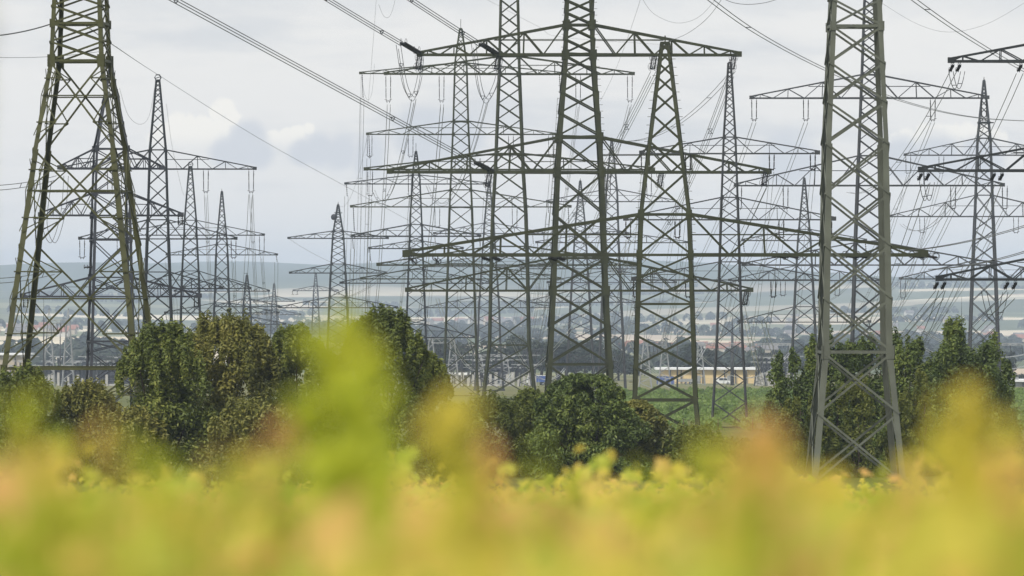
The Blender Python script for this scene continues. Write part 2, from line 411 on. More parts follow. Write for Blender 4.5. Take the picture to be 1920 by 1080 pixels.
# ---- the pylons, near to far -------------------------------------------------------------
PY = {}
PY['A'] = pylon('large olive green pylon whose wide legs fill the picture beside the hedge', 151, 345, -5, [(-260, 36), (115, 51), (280, 77), (690, 128), (910, 158)],
    [], 'olive', 10, 3.6, .36, ratio2=.95, ysw=115, sec=2, lsec=True, nodes=(-20, 45, 115, 690), base_hw=158)
PY['B'] = pylon('pale green grey pylon base standing among the tall evergreen shrubs', 1603, 345, 2, [(-320, 34), (0, 46), (270, 58), (660, 65), (912, 88)],
    [], 'pale', 11, 4.0, .76, lsec=True, nodes=(50, 660), base_hw=88)
PY['C'] = pylon('single-level olive pylon with one very broad crossarm and a pointed top', 1247, 480, -1.5, [(82, 8), (403, 48), (478, 51), (750, 60), (815, 66)],
    [dict(y=478, yt=402, h=486, n=8, c=1.2)], 'olive_dark', 7.6, 3.3, .72, ratio2=.52, ysw=478, lsec=True, nodes=(570, 750), pegs=True, base_hw=66)
PY['D'] = pylon('big olive pylon with three broad crossarms in front of the tangle of masts', 1086, 620, 1.5, [(-250, 20), (0, 26), (100, 29), (255, 41), (325, 45), (545, 53), (683, 60), (774, 66)],
    [dict(y=103, yt=47, h=300, n=9), dict(y=323, yt=258, h=356, n=9), dict(y=545, yt=484, h=322, n=8, c=.8)], 'olive_dark', 8.2, 3.0, .55, ratio2=.8, ysw=323, lsec=True, nodes=(683,), pegs=True, base_hw=66)
PY['E'] = pylon('dark grey pylon outside the frame edge whose three heavy crossarms reach in', 2105, 480, 0, [(-300, 26), (112, 44), (320, 50), (525, 56), (815, 68)],
    [dict(y=115, yt=58, h=322, n=7), dict(y=320, yt=253, h=378, n=7), dict(y=524, yt=460, h=345, n=7)], 'dark', 9, 2.8, .6, lsec=True, base_hw=68)
PY['F'] = pylon('slim zinc grey pylon with three narrow crossarms beside the vineyard rows', 1368, 520, -2, [(118, 2.5), (257, 11), (370, 15), (535, 20), (640, 24), (800, 33)],
    [dict(y=288, yt=257, h=165, ins=[(1207, 32), (1290, 32), (1447, 32), (1524, 32)]), dict(y=412, yt=370, h=195, ins=[(1178, 36), (1270, 36), (1465, 36), (1555, 36)]), dict(y=525, yt=491, h=180, ins=[(1192, 34), (1290, 34), (1450, 34), (1541, 34)])], 'zinc', 3.6, 1.5, .8, base_hw=33)
PY['G'] = pylon('blue grey pylon seen through the legs of the large olive pylon', 208, 560, 9, [(128, 4), (280, 31), (404, 35), (556, 39), (660, 42), (790, 47)],
    [dict(y=316, yt=279, h=96, n=5), dict(y=404, yt=362, h=132), dict(y=556, yt=520, h=166)], 'lilac', 5.2, 1.9, .75, lsec=True, nodes=(450, 640), base_hw=47)
PY['H'] = pylon('grey pylon with hanging rod insulators half hidden by the pale pylon base', 1630, 700, -1, [(-60, 5), (0, 9), (141, 14), (292, 20), (450, 26), (640, 32), (760, 37)],
    [dict(y=184, yt=140, h=221, n=7, ins=[(1414, 44), (1511, 44), (1749, 44), (1845, 44)]), dict(y=348, yt=292, h=250, n=7, ins=[(1386, 46), (1473, 46), (1787, 46), (1884, 46)]), dict(y=497, yt=455, h=236, n=7)], 'zinc', 4.0, 1.7, .8, base_hw=37)
PY['I'] = pylon('tall dark pylon with three levels of arms directly behind the big olive pylon', 955, 860, 1, [(-120, 10), (0, 16), (139, 19), (318, 26), (400, 31), (497, 34), (647, 37), (748, 49)],
    [dict(y=139, yt=106, h=232, n=8, ins=[(728, 54), (828, 54), (1084, 54), (1181, 54)]), dict(y=318, yt=288, h=270, n=8, ins=[(694, 52), (770, 52), (1140, 52), (1217, 52)]), dict(y=497, yt=462, h=246, n=7)], 'olive_dark', 4.2, 1.75, .72, nodes=(647,), base_hw=49)
PY['J'] = pylon('slender grey pylon with a needle top and four levels of crossarms', 864, 1000, 1, [(54, 2), (118, 11), (230, 14), (390, 21), (523, 25), (742, 32)],
    [dict(y=138, yt=118, h=188), dict(y=252, yt=227, h=175, ins=[(693, 44), (770, 44), (958, 44), (1033, 44)]), dict(y=388, yt=356, h=205, ins=[(820, 40), (965, 40)]), dict(y=523, yt=494, h=186)], 'olive_dark', 2.9, 1.25, .8, spike=12, base_hw=32)
PY['K'] = pylon('slim pylon with a ring top and drooping insulators against the cumulus cloud', 296, 800, 1, [(150, 3), (281, 15), (317, 16), (448, 20), (620, 26), (755, 32)],
    [dict(y=317, yt=281, h=182, n=7, ins=[(386, 46), (471, 46), (206, 46)]), dict(y=448, yt=412, h=146, ins=[(438, 38), (154, 38)]), dict(y=541, yt=510, h=120)], 'dark', 3.2, 1.4, .85, ring=6, base_hw=32)
PY['L'] = pylon('small ring topped pylon between its taller neighbour and the needle pylon', 357, 1000, 1, [(312, 2.5), (413, 11), (441, 12), (520, 16), (640, 19), (742, 24)],
    [dict(y=441, yt=413, h=137, ins=[(491, 36), (224, 36)]), dict(y=541, yt=508, h=112)], 'dark', 2.4, 1.1, .85, ring=5, base_hw=24)
PY['M'] = pylon('small needle topped pylon with short tension arms above the bushes', 416, 1200, 1, [(359, 1), (458, 10), (478, 11), (546, 13), (640, 17), (735, 22)],
    [dict(y=478, yt=458, h=103), dict(y=546, yt=522, h=88), dict(y=587, yt=568, h=106)], 'dark', 2.3, 1.05, .8, base_hw=22)
PY['N'] = pylon('dark densely braced pylon with a round dish aerial near its top', 634, 1300, 1, [(384, 1), (416, 6), (440, 10), (512, 14), (577, 17), (680, 21), (732, 24)],
    [dict(y=447, yt=433, h=93), dict(y=512, yt=495, h=90), dict(y=577, yt=557, h=110)], 'dark', 2.7, 1.2, .5, base_hw=24)
PY['O'] = pylon('grey needle pylon with four arms rising beyond the bush with yellow tips', 780, 1100, 1, [(284, 1), (329, 7), (421, 11), (531, 15), (640, 19), (738, 25)],
    [dict(y=345, yt=328, h=132), dict(y=443, yt=421, h=120, c=1.3), dict(y=466, yt=452, h=87), dict(y=531, yt=505, h=141), dict(y=633, yt=608, h=110)], 'dark', 2.6, 1.2, .75, nodes=(600,), spike=10, base_hw=25)
PY['P'] = pylon('pylon with a needle top and thin arms behind the pale pylon base', 1508, 1000, -1, [(334, 1), (430, 10), (451, 12), (526, 16), (604, 20), (742, 26)],
    [dict(y=451, yt=430, h=115), dict(y=526, yt=498, h=140, ins=[(1468, 30), (1570, 30)]), dict(y=604, yt=575, h=123)], 'zinc', 2.7, 1.2, .75, base_hw=26)
PY['Q'] = pylon('tall grey pylon with a small maintenance platform under its needle top', 1845, 1050, -1, [(151, 1), (230, 9), (260, 12), (406, 17), (523, 22), (660, 27), (740, 31)],
    [dict(y=291, yt=259, h=148, n=7, ins=[(1703, 36), (1765, 36), (1925, 36)]), dict(y=406, yt=366, h=175, n=7, ins=[(1729, 32), (1905, 32)]), dict(y=523, yt=489, h=157, n=7, ins=[(1693, 38)])], 'zinc', 3.3, 1.3, .85, nodes=(230,), base_hw=31)
PY['R'] = pylon('hazy pylon seen between the olive legs of the big three-armed pylon', 1147, 1150, 1, [(263, 1), (355, 10), (378, 11), (455, 13), (568, 18), (735, 26)],
    [dict(y=378, yt=355, h=121), dict(y=455, yt=434, h=141), dict(y=530, yt=508, h=120)], 'zinc', 2.6, 1.1, .8, base_hw=26)
PY['S'] = pylon('densely braced hazy pylon crossing behind the big three-armed pylon', 1088, 1350, 1, [(339, 1), (420, 9), (504, 14), (567, 18), (640, 22), (730, 27)],
    [dict(y=438, yt=420, h=90), dict(y=504, yt=484, h=112), dict(y=567, yt=545, h=102)], 'zinc', 2.4, 1.1, .5, base_hw=27)
PY['T'] = pylon('hazy closely braced pylon crowded between two taller masts', 917, 1300, 1, [(341, 1), (418, 9), (500, 14), (577, 19), (640, 21), (732, 27)],
    [dict(y=438, yt=418, h=103), dict(y=500, yt=480, h=120), dict(y=577, yt=555, h=118)], 'zinc', 2.3, 1.05, .5, base_hw=27)
PY['U'] = pylon('little pale pylon far off on the plain with a needle top', 592, 2600, 1, [(512, 1), (545, 4), (660, 9)], [dict(y=545, yt=536, h=42, n=4, ins=[(553, 8), (631, 8)])], 'zinc', 1.7, .9, .9)
PY['V'] = pylon('tiny distant pylon with drooping arms above the small bush top', 514, 2400, 1, [(532, 1), (565, 4), (680, 9)], [dict(y=565, yt=555, h=38, n=4), dict(y=590, yt=580, h=50, n=4)], 'zinc', 1.7, .9, .9)
PY['W'] = pylon('small needle pylon low behind the ring topped pylons', 463, 1700, 1, [(516, 1), (560, 6), (640, 10), (724, 15)], [dict(y=575, yt=560, h=60, n=4), dict(y=608, yt=594, h=72, n=4)], 'dark', 2.4, 1.2, .8)
# dish and platforms
def dish():
    P = PY['N']; mb = MB(); c = P.loc(at(627, 407, 1300)); ax = Vector((-.5, -.85, 0)).normalized(); r = .62
    mb.lathe(c-ax*.35, c+ax*.35, [(0, r*.35), (.35, r*.9), (.45, r), (1, r)], 14)
    mb.bar(c, P.loc(at(634, 407, 1300)), .15, .15)
    mb.build('dish_aerial', M['lilac'], P.root, True)
    for y in (399, 416):
        k = MB(); c = P.loc(at(634, y, 1300)); k.box((0, 0, c.z), 1.6, 1.6, .15); k.build('maintenance_platform', M['dark'], P.root)
    P = PY['Q']; k = MB(); c = P.loc(at(1845, 230, 1050)); k.box((0, 0, c.z), 2.1, 2.1, .3); k.bar((0, 0, c.z), (1.6, 0, c.z), .25, .2); k.build('maintenance_platform', M['dark'], P.root)
dish()

# ------------------------------------------------------------------ wires
WN = {'n': 0}
def span(label, pts, n=2, sp=.4, r=.02, sag=None, bright=False, group='conductors strung between the pylons', spacer=3, stack=False):
    """pts: (px, py, depth) list; two points and a sag make a catenary, more make a smooth run. n parallel wires tied by spacers."""
    W = [p if isinstance(p, Vector) else at(*p) for p in pts]
    if sag is not None and len(W) == 2:
        A, B = W; m = 22; W = [A.lerp(B, i/m)-Vector((0, 0, 4*sag*(i/m)*(1-i/m))) for i in range(m+1)]
    elif len(W) > 2:
        out = []
        for i in range(len(W)-1):
            p0, p1, p2, p3 = W[max(i-1, 0)], W[i], W[i+1], W[min(i+2, len(W)-1)]
            for k in range(8):
                t = k/8; out.append(.5*((2*p1)+(p2-p0)*t+(2*p0-5*p1+4*p2-p3)*t*t+(3*p1-p0-3*p2+p3)*t**3))
        W = out+[W[-1]]
    o = W[0].copy(); mt = M['wire_lit'] if bright else M['wire']
    if n == 1:
        mb = MB(); mb.tube([p-o for p in W], r, 5); ob = mb.build('overhead_wire', mt, None, True); ob.location = o
        return tag(ob, label, 'wire', group)
    root = empty('conductor_bundle', o); tag(root, label, 'conductor', group)
    d = (W[-1]-W[0]); hz = Vector((d.y, -d.x, 0))
    hz = hz.normalized() if hz.length > 1e-3 else Vector((1, 0, 0))
    if abs(hz.x) < .35: hz = Vector((1, 0, 0))
    if stack: hz = Vector((.35, 0, .9))
    offs = [hz*(sp*(k-(n-1)/2)) for k in range(n)]
    if n == 3: offs = [hz*-sp*.5, hz*sp*.5, Vector((0, 0, -sp*.85))]
    if n == 4: offs = [hz*-sp*.5, hz*sp*.5, hz*-sp*.5+Vector((0, 0, -sp)), hz*sp*.5+Vector((0, 0, -sp))]
    for f in offs:
        mb = MB(); mb.tube([p-o+f for p in W], r*1.3, 5); mb.build('wire', mt, root, True)
    for k in range(spacer):
        i = int((k+.6)/spacer*(len(W)-1)); c = W[i]-o; mb = MB()
        for a, b in zip(offs, offs[1:]+([offs[0]] if n > 2 else [])): mb.bar(c+a, c+b, r*2.2, r*2.2)
        mb.build('spacer', M['dark'], root)
    return root
C = PY['C']; D = PY['D']; E = PY['E']; G = PY['G']; H = PY['H']
def tens(P, key, a, b, ln, **k): return tension(P, key, at(*a), at(*b), ln, **k)
# the three-wire bundles coming in over the camera from the upper left
NM = 'of the three-armed olive pylon'
e = tens(D, (0, -1), (787, 100, 620), (612, -5, 590), 6.6, sep=8, rad=3.6); span(f'triple conductor meeting the left tip of the top crossarm {NM}', [e, (612, -5, 592), (330, -180, 560)], 3, .42, .03)
e = tens(D, (0, -1), (935, 103, 620), (765, -5, 590), 6.8, sep=8, rad=3.6); span(f'triple conductor meeting the inner end of the top crossarm {NM}', [e, (772, -2, 592), (490, -190, 560)], 3, .42, .03)
e = tens(D, (1, -1), (925, 322, 620), (330, 0, 480), 10.5, sep=8, rad=3.4); span(f'long triple conductor slanting to the middle crossarm {NM}', [e, (330, -2, 480), (-60, -215, 420)], 3, .42, .028)
# jumper loops and hanging strings on that pylon
for k, (x0, y0, x1, y1, xm, ym, key, nm) in enumerate([(747, 84, 790, 112, 774, 182, (0, -1), 'left tip'), (888, 82, 938, 112, 912, 186, (0, -1), 'inner left part')]):
    span(f'jumper loop under the {nm}, top arm {NM}', [(x0, y0, 612), (x0+(xm-x0)*.45, y0+(ym-y0)*.75, 613), (xm, ym, 616), (x1-(x1-xm)*.3, y0+(ym-y0)*.7, 619), (x1, y1, 620)], 3, .45, .022, spacer=4)
def hang(P, key, px, py, d, ln, tilt=0, **k):
    A = at(px, py, d); return tension(P, key, A, A+Vector((tilt, .25, -1)), ln, **k)
for key, px, py, nm in (((0, -1), 787, 106, 'left tip'), ((0, -1), 935, 106, 'inner left part'), ((0, 1), 1227, 106, 'inner right part'), ((0, 1), 1376, 106, 'right tip'), ((1, -1), 918, 326, ''), ((1, 1), 1240, 326, ''), ((1, 1), 1436, 324, ''), ((2, 1), 1400, 548, '')):
    hang(D, key, px, py, 620, 1.35, -.16, sep=9, rad=3.6)
for px in (770, 815): hang(C, (0, -1), px, 484, 480, .5, .9, sep=3, rad=2.6)
for px in (905, 925, 1030, 1046): tension(C, (0, -1), at(px, 483, 480), at(px+26, 492, 482), 1.15, sep=3, rad=3.4)
for px in (1447, 1470, 1580, 1602, 1705, 1730): tension(C, (0, 1), at(px, 479, 480), at(px+26, 483, 480.5), 1.35, sep=3, rad=3.4)
for (ai, px, y) in ((0, 1787, 122), (0, 1800, 122), (0, 1915, 122), (1, 1728, 326), (1, 1742, 326), (1, 1865, 326), (1, 1880, 326), (2, 1758, 530), (2, 1772, 530), (2, 1890, 530), (2, 1905, 530)):
    tension(E, (ai, -1), at(px, y, 480), at(px-7, y+14, 481), 1.0, sep=3, rad=2.3)
# right-hand overhead runs
span('double conductor curving down through the upper sky to a low sag', [(1300, -25, 420), (1420, 62, 470), (1560, 136, 530), (1700, 192, 600), (1835, 221, 680), (1990, 229, 760)], 2, .42, .024)
span('double conductor crossing the upper corner above the heavy dark crossarm', [(1690, -18, 420), (1800, 60, 470), (1920, 132, 520), (1990, 165, 560)], 2, .42, .024)
span('thin earth wire sagging in a shallow bow across the pale upper sky', [(1652, 5, 700), (1720, 45, 690), (1780, 60, 685), (1850, 45, 680), (1925, 3, 670)], 1, r=.014)
span('thin earth wire bow dipping between two drop wires near the top edge', [(1203, -5, 640), (1225, 25, 640), (1268, 43, 640), (1310, 32, 640), (1345, -5, 640)], 1, r=.014)
span('thin curved earth wire running up from the pointed olive pylon top', [(1247, 80, 480), (1290, 62, 470), (1330, 30, 455), (1365, -20, 440)], 1, r=.016)
span('short dark wire dipping through the top edge above the tension set', [(1345, -8, 470), (1375, 5, 470), (1410, 8, 470), (1450, 1, 470), (1490, -18, 470)], 1, r=.02)
span('thin straight drop wire slanting beside the big olive pylon body', [(1203, -8, 700), (1125, 190, 900)], 1, r=.016, sag=1)
span('long single earth wire slanting past the ring topped pylon', [(158, 46, 345), (219, 89, 420), (296, 140, 800), (480, 256, 900), (640, 345, 1010), (779, 420, 1100)], 1, r=.028)
span('faint earth wire rising past the dark pylon toward the top edge', [(905, -5, 800), (1010, 50, 900), (1056, 70, 960), (1250, 84, 1050)], 1, r=.018)
# wires leaving left
for (y0, y1, n, nm) in ((66, 47, 1, 'upper'),):
    span('dark wire with small clamps meeting the olive pylon near the top corner', [(-20, 68, 330), (92, 46, 345)], 1, r=.035, sag=.1)
span('thin wire reaching from the edge to the body of the olive pylon', [(-20, 107, 500), (185, 97, 520)], 1, r=.018, sag=.2)
e = tens(G, (0, 1), (228, 314, 560), (98, 334, 540), 3.2, rad=2.0); span('double conductor leaving the blue grey pylon toward the edge at mid height', [(104, 334, 548), (-30, 353, 520)], 2, .45, .024, sag=.2, stack=True)
e = tens(G, (2, -1), (175, 500, 560), (98, 508, 548), 2.6, rad=1.8); span('double conductor leaving the blue grey pylon low toward the edge', [(104, 510, 548), (-30, 527, 520)], 2, .45, .024, sag=.2, stack=True)
hang(G, (1, 1), 338, 404, 560, .9, 0, sep=7); hang(G, (2, 1), 368, 558, 560, .9, 0, sep=7); hang(G, (2, -1), 48, 558, 560, .9, 0, sep=7)
span('jumper wires looping beside the legs of the olive pylon', [(92, 340, 552), (84, 420, 556), (100, 455, 558), (118, 400, 560), (124, 330, 562)], 2, .4, .02, spacer=2)
span('thin sagging wire bow beside the ring topped pylon', [(224, 165, 700), (240, 215, 740), (262, 233, 770), (280, 216, 790), (292, 150, 800)], 1, r=.018)
span('thin sagging wire bow joining the two ring topped pylons', [(312, 195, 830), (322, 270, 880), (335, 330, 930), (345, 366, 970), (352, 350, 995), (357, 308, 1000)], 1, r=.018)
# drops from suspension strings: conductors run on away from the camera, towards the substation
def drop(lab, a, b, n=2, sag=3.0, sp=.42, r=.022, **k): span(lab, [a, b], n, sp, r, sag=sag, group='conductors dropping away from the pylons', **k)
nI = 'of the tall dark pylon'; nH = 'behind the pale pylon base'; nF = 'of the slim zinc pylon'; nK = 'of the cumulus ring pylon'; nQ = 'of the platform pylon'; nL = 'of the small ring pylon'
drop(f'wires hanging from the left tip of the top arm {nI}', (729, 196, 860), (700, 605, 1500), 4, 6)
drop(f'wires hanging from the inner left string of the top arm {nI}', (829, 196, 860), (780, 600, 1500), 4, 6)
drop(f'wires falling from the inner right string of the top arm {nI}', (1084, 196, 860), (1010, 600, 1500), 3, 6)
drop(f'wires falling from the right tip of the top arm {nI}', (1181, 196, 860), (1040, 480, 1350), 3, 8)
drop(f'conductors hanging from the left tip of the middle arm {nI}', (694, 372, 860), (684, 610, 1500), 4, 4)
drop(f'conductors hanging from the inner left string of the middle arm {nI}', (770, 372, 860), (742, 612, 1500), 3, 4)
drop(f'wires falling from the right string of the middle arm {nI}', (1140, 372, 860), (1050, 612, 1500), 3, 5)
drop('bundle curving down from the jumper loop under the top left arm of the olive pylon', (776, 186, 618), (700, 356, 1000), 3, 5)
drop('bundle curving down from the inner jumper loop of the olive pylon', (912, 188, 618), (800, 345, 1000), 3, 6)
drop('four conductors sweeping from the inner right string of the olive pylon top arm', (1225, 134, 620), (905, 505, 1150), 4, 7, .5, bright=False, spacer=5)
drop('four conductors sweeping from the right tip of the olive pylon top arm', (1371, 134, 620), (1120, 480, 1150), 4, 9, .5, spacer=5)
drop('slack pair sagging from the right tip of the olive pylon top arm', (1374, 134, 620), (1110, 245, 800), 2, 3.5, .5, spacer=4)
drop('bright pair sweeping from the middle arm of the olive pylon toward the bottom', (1240, 350, 620), (905, 700, 1500), 2, 8, .5, bright=True)
drop('pair sweeping from the tip of the middle arm of the olive pylon', (1436, 345, 620), (1180, 640, 1400), 3, 8, .5)
for px, nm in ((1414, 'left tip'), (1511, 'inner left string'), (1749, 'inner right string'), (1845, 'right tip')):
    drop(f'thin pair from the {nm}, top arm {nH}', (px, 230, 700), (px-190-(px-1414)*.12, 560, 1400), 2, 7)
for px, nm in ((1473, 'inner left string'), (1787, 'inner right string'), (1884, 'right tip')):
    drop(f'thin pair from the {nm}, middle arm {nH}', (px, 395, 700), (px-170-(px-1414)*.1, 640, 1500), 2, 6)
for px, nm in ((1207, 'left tip'), (1290, 'inner left string'), (1447, 'inner right string'), (1524, 'right tip')):
    drop(f'fine pair from the {nm}, top arm {nF}', (px, 322, 520), (px-60, 640, 1300), 2, 9, .35, .014)
for px, nm in ((1178, 'left tip'), (1465, 'inner right string'), (1555, 'right tip')):
    drop(f'fine pair from the {nm}, middle arm {nF}', (px, 450, 520), (px-70, 660, 1300), 2, 8, .35, .014)
drop(f'three wires hanging from the inner right string of the arm {nK}', (386, 365, 800), (402, 590, 1400), 3, 6, spacer=4)
drop(f'three wires hanging from the right tip of the arm {nK}', (471, 365, 800), (488, 590, 1400), 3, 6, spacer=4)
drop(f'wires hanging from the right tip of the lower arm {nK}', (438, 488, 800), (446, 612, 1400), 3, 4)
drop(f'wires hanging from the right tip of the arm {nL}', (491, 480, 1000), (505, 600, 1500), 3, 3)
drop('wire ladder slanting from the ring pylon tip to the little needle pylon', (470, 365, 800), (440, 600, 1200), 2, 8, .5, spacer=6)
drop('pair running up behind the pale base from the heavy dark top arm', (1787, 135, 480), (1590, 360, 900), 2, 3, .5, spacer=4)
drop('pair falling from the outer string of the heavy dark top arm', (1912, 138, 480), (1690, 420, 1000), 2, 5, .5, spacer=4)
drop('pair falling from the heavy dark middle arm tip', (1735, 345, 480), (1560, 620, 1300), 2, 7, .5, spacer=4)
drop('pair falling from the inner string of the heavy dark middle arm', (1872, 345, 480), (1660, 640, 1400), 2, 8, .5, spacer=4)
drop('conductors fanning from the low dark arm tip to the evergreen tops', (1762, 545, 480), (1560, 720, 1800), 4, 3, .6, spacer=3)
drop('conductors fanning from the inner string of the low dark arm', (1895, 545, 480), (1640, 720, 1800), 4, 4, .6, spacer=3)
drop('slack pair dropping from the low dark arm behind the evergreens', (1766, 545, 480), (1690, 650, 700), 2, 2, .5, spacer=3)
drop('wire loop pair under the end of the low dark arm', (1845, 545, 480), (1885, 548, 482), 2, 2.2, .5, spacer=2)
drop('wire loop pair under the heavy dark middle arm', (1728, 340, 480), (1748, 342, 482), 2, 1.4, .35, spacer=2)
drop('wire loop pair under the tip of the heavy dark top arm', (1783, 134, 480), (1805, 134, 482), 2, 1.3, .35, spacer=2)
for px, nm in ((1703, 'left tip'), (1765, 'inner left string')):
    drop(f'thin pair falling from the {nm} of the top arm {nQ}', (px, 328, 1050), (px-120, 600, 1700), 2, 6, .5, .026)
drop(f'thin pair falling from the left string of the middle arm {nQ}', (1729, 438, 1050), (1640, 650, 1800), 2, 5, .5, .026)
drop('long shallow conductor pair rising toward the edge past the platform pylon', (1700, 470, 480), (1990, 400, 430), 2, .4, .35, .022)
drop('long shallow conductor pair rising low past the platform pylon', (1745, 505, 480), (1990, 448, 430), 2, .4, .35, .022)
drop('thin wire bow hanging at the far tip of the thin dark arm', (677, 142, 1000), (675, 560, 1500), 1, 1, r=.022)
drop('thin straight wire falling from the top edge past the arm tips', (706, -8, 860), (690, 195, 1000), 1, .5, r=.018)
span('thin wire bow hanging at the top edge beside the triple conductors', [(710, 8, 870), (718, 28, 870), (727, 33, 870), (735, 22, 870), (742, -6, 870)], 1, r=.018)
span('thin wire bow joining the thin arm tip to the straight falling wire', [(678, 145, 900), (684, 178, 900), (691, 187, 900), (698, 170, 900), (702, 120, 900)], 1, r=.016)
drop('fine stay wire falling from the dish pylon arm to the middle of the plain', (541, 447, 1300), (680, 510, 1500), 1, 1, r=.03)
drop('fine wire rising from the dish pylon top toward the long earth wire', (634, 384, 1300), (690, 250, 1000), 1, 4, r=.02)
drop('pair slanting up from the dish pylon to the tension strings behind it', (620, 560, 1500), (790, 443, 1100), 2, 3, .6, .03)
for key, nick, yo in (('J', 'the four-level needle pylon', 44), ('R', 'the hazy pylon between olive legs', 20), ('S', 'the dense hazy pylon', 18), ('T', 'the crowded dense pylon', 18), ('O', 'the needle pylon beyond the bush', 22), ('P', 'the thin needle pylon behind the pale base', 20), ('M', 'the small needle pylon above the bushes', 12)):
    P = PY[key]
    for (ai, side), arm in list(P.arm.items()):
        if ai > 2: continue
        xs = [v.co.x for v in arm.data.vertices]; zs = [v.co.z for v in arm.data.vertices]; tip = max(xs, key=abs)*.97
        w = Matrix.Rotation(P.root.rotation_euler.z, 3, 'Z') @ Vector((tip, 0, min(zs)))+P.root.location
        px = 960+w.x*F/w.y; py = 540-w.z*F/w.y
        mb = MB(); c = P.loc(w); ln = yo*P.s; disc_string(mb, c, c+Vector((.15, 0, -ln)), max(.1, .8*P.s), .3); mb.build('insulator_string', M['insul'], arm)
        nm = ('top', 'second', 'third')[ai]
        drop(f"fine pair from the {nm} arm's {'left' if side < 0 else 'right'} tip, {nick}", (px, py+yo, w.y), (px-30-.25*(px-900)*.3, max(py+120, 640), w.y*1.45), 2, 6, .6, .024)
# conductors sinking into the switchyard, their wire coloured as if lit
nB = 'bright'
for k, (a, b, sg, nm) in enumerate([((1390, 560, 900), (1468, 755, 1500), 6, 'beside the zinc pylon'), ((1430, 600, 900), (1530, 770, 1500), 5, 'into the evergreen edge'), ((1180, 640, 1200), (1320, 655, 1500), 7, 'in a deep bow between the olive legs'),
        ((1300, 655, 1300), (1480, 662, 1600), 6, 'in a bow above the yellow hall'), ((820, 560, 1200), (905, 690, 1600), 5, 'into the gantry beside the dark wood'), ((880, 640, 1300), (960, 700, 1500), 5, 'in a bow before the dark wood'),
        ((960, 640, 1300), (1060, 690, 1500), 5, 'in a bow behind the olive pylon'), ((1660, 600, 1000), (1940, 680, 1200), 4, 'above the evergreen tops'), ((1690, 590, 1000), (1960, 650, 1200), 4, 'higher above the evergreen tops')]):
    drop(f'bright double conductor sinking {nm}', a, b, 2, sg, .55, .035, bright=True, spacer=4)

# ------------------------------------------------------------------ foliage
def leaf_quad(mb, c, nrm, size, rng, asp=.5, fold=.25):
    n = Vector(nrm)
    if n.length < 1e-3: n = Vector((0, 0, 1))
    n.normalize(); a = n.orthogonal().normalized(); a = Matrix.Rotation(rng.random()*6.283, 3, n) @ a; b = n.cross(a)
    L = size*rng.uniform(.5, 1.5)/2; w = L*asp; k = len(mb.v); c = Vector(c)
    mb.v += [tuple(c-a*L), tuple(c+b*w+n*fold*w), tuple(c+a*L-n*fold*L*.5), tuple(c-b*w+n*fold*w)]
    mb.f.append((k, k+1, k+2, k+3))
def crown(lobes, count, size, rng, asp=.5, updroop=0.0):
    mb = MB(); wt = lambda l: l[1]*l[1]*(l[2] if len(l) > 2 else 1)*(l[3] if len(l) > 3 else 1); tot = sum(wt(l) for l in lobes)
    for L in lobes:
        c, r = L[0], L[1]; st = L[2] if len(L) > 2 else 1.0
        for _ in range(int(count*wt(L)/tot)+1):
            u = Vector((rng.gauss(0, 1), rng.gauss(0, 1), rng.gauss(0, 1)+.15)).normalized()
            rr = r*(rng.random()**.35)*rng.uniform(.85, 1.12)
            p = Vector(c)+Vector((u.x*rr, u.y*rr, u.z*rr*st))
            n = u*.8+Vector((rng.uniform(-.8, .8), rng.uniform(-.8, .8), rng.uniform(-.3, .9)))
            leaf_quad(mb, p, n, size, rng, asp)
    return mb
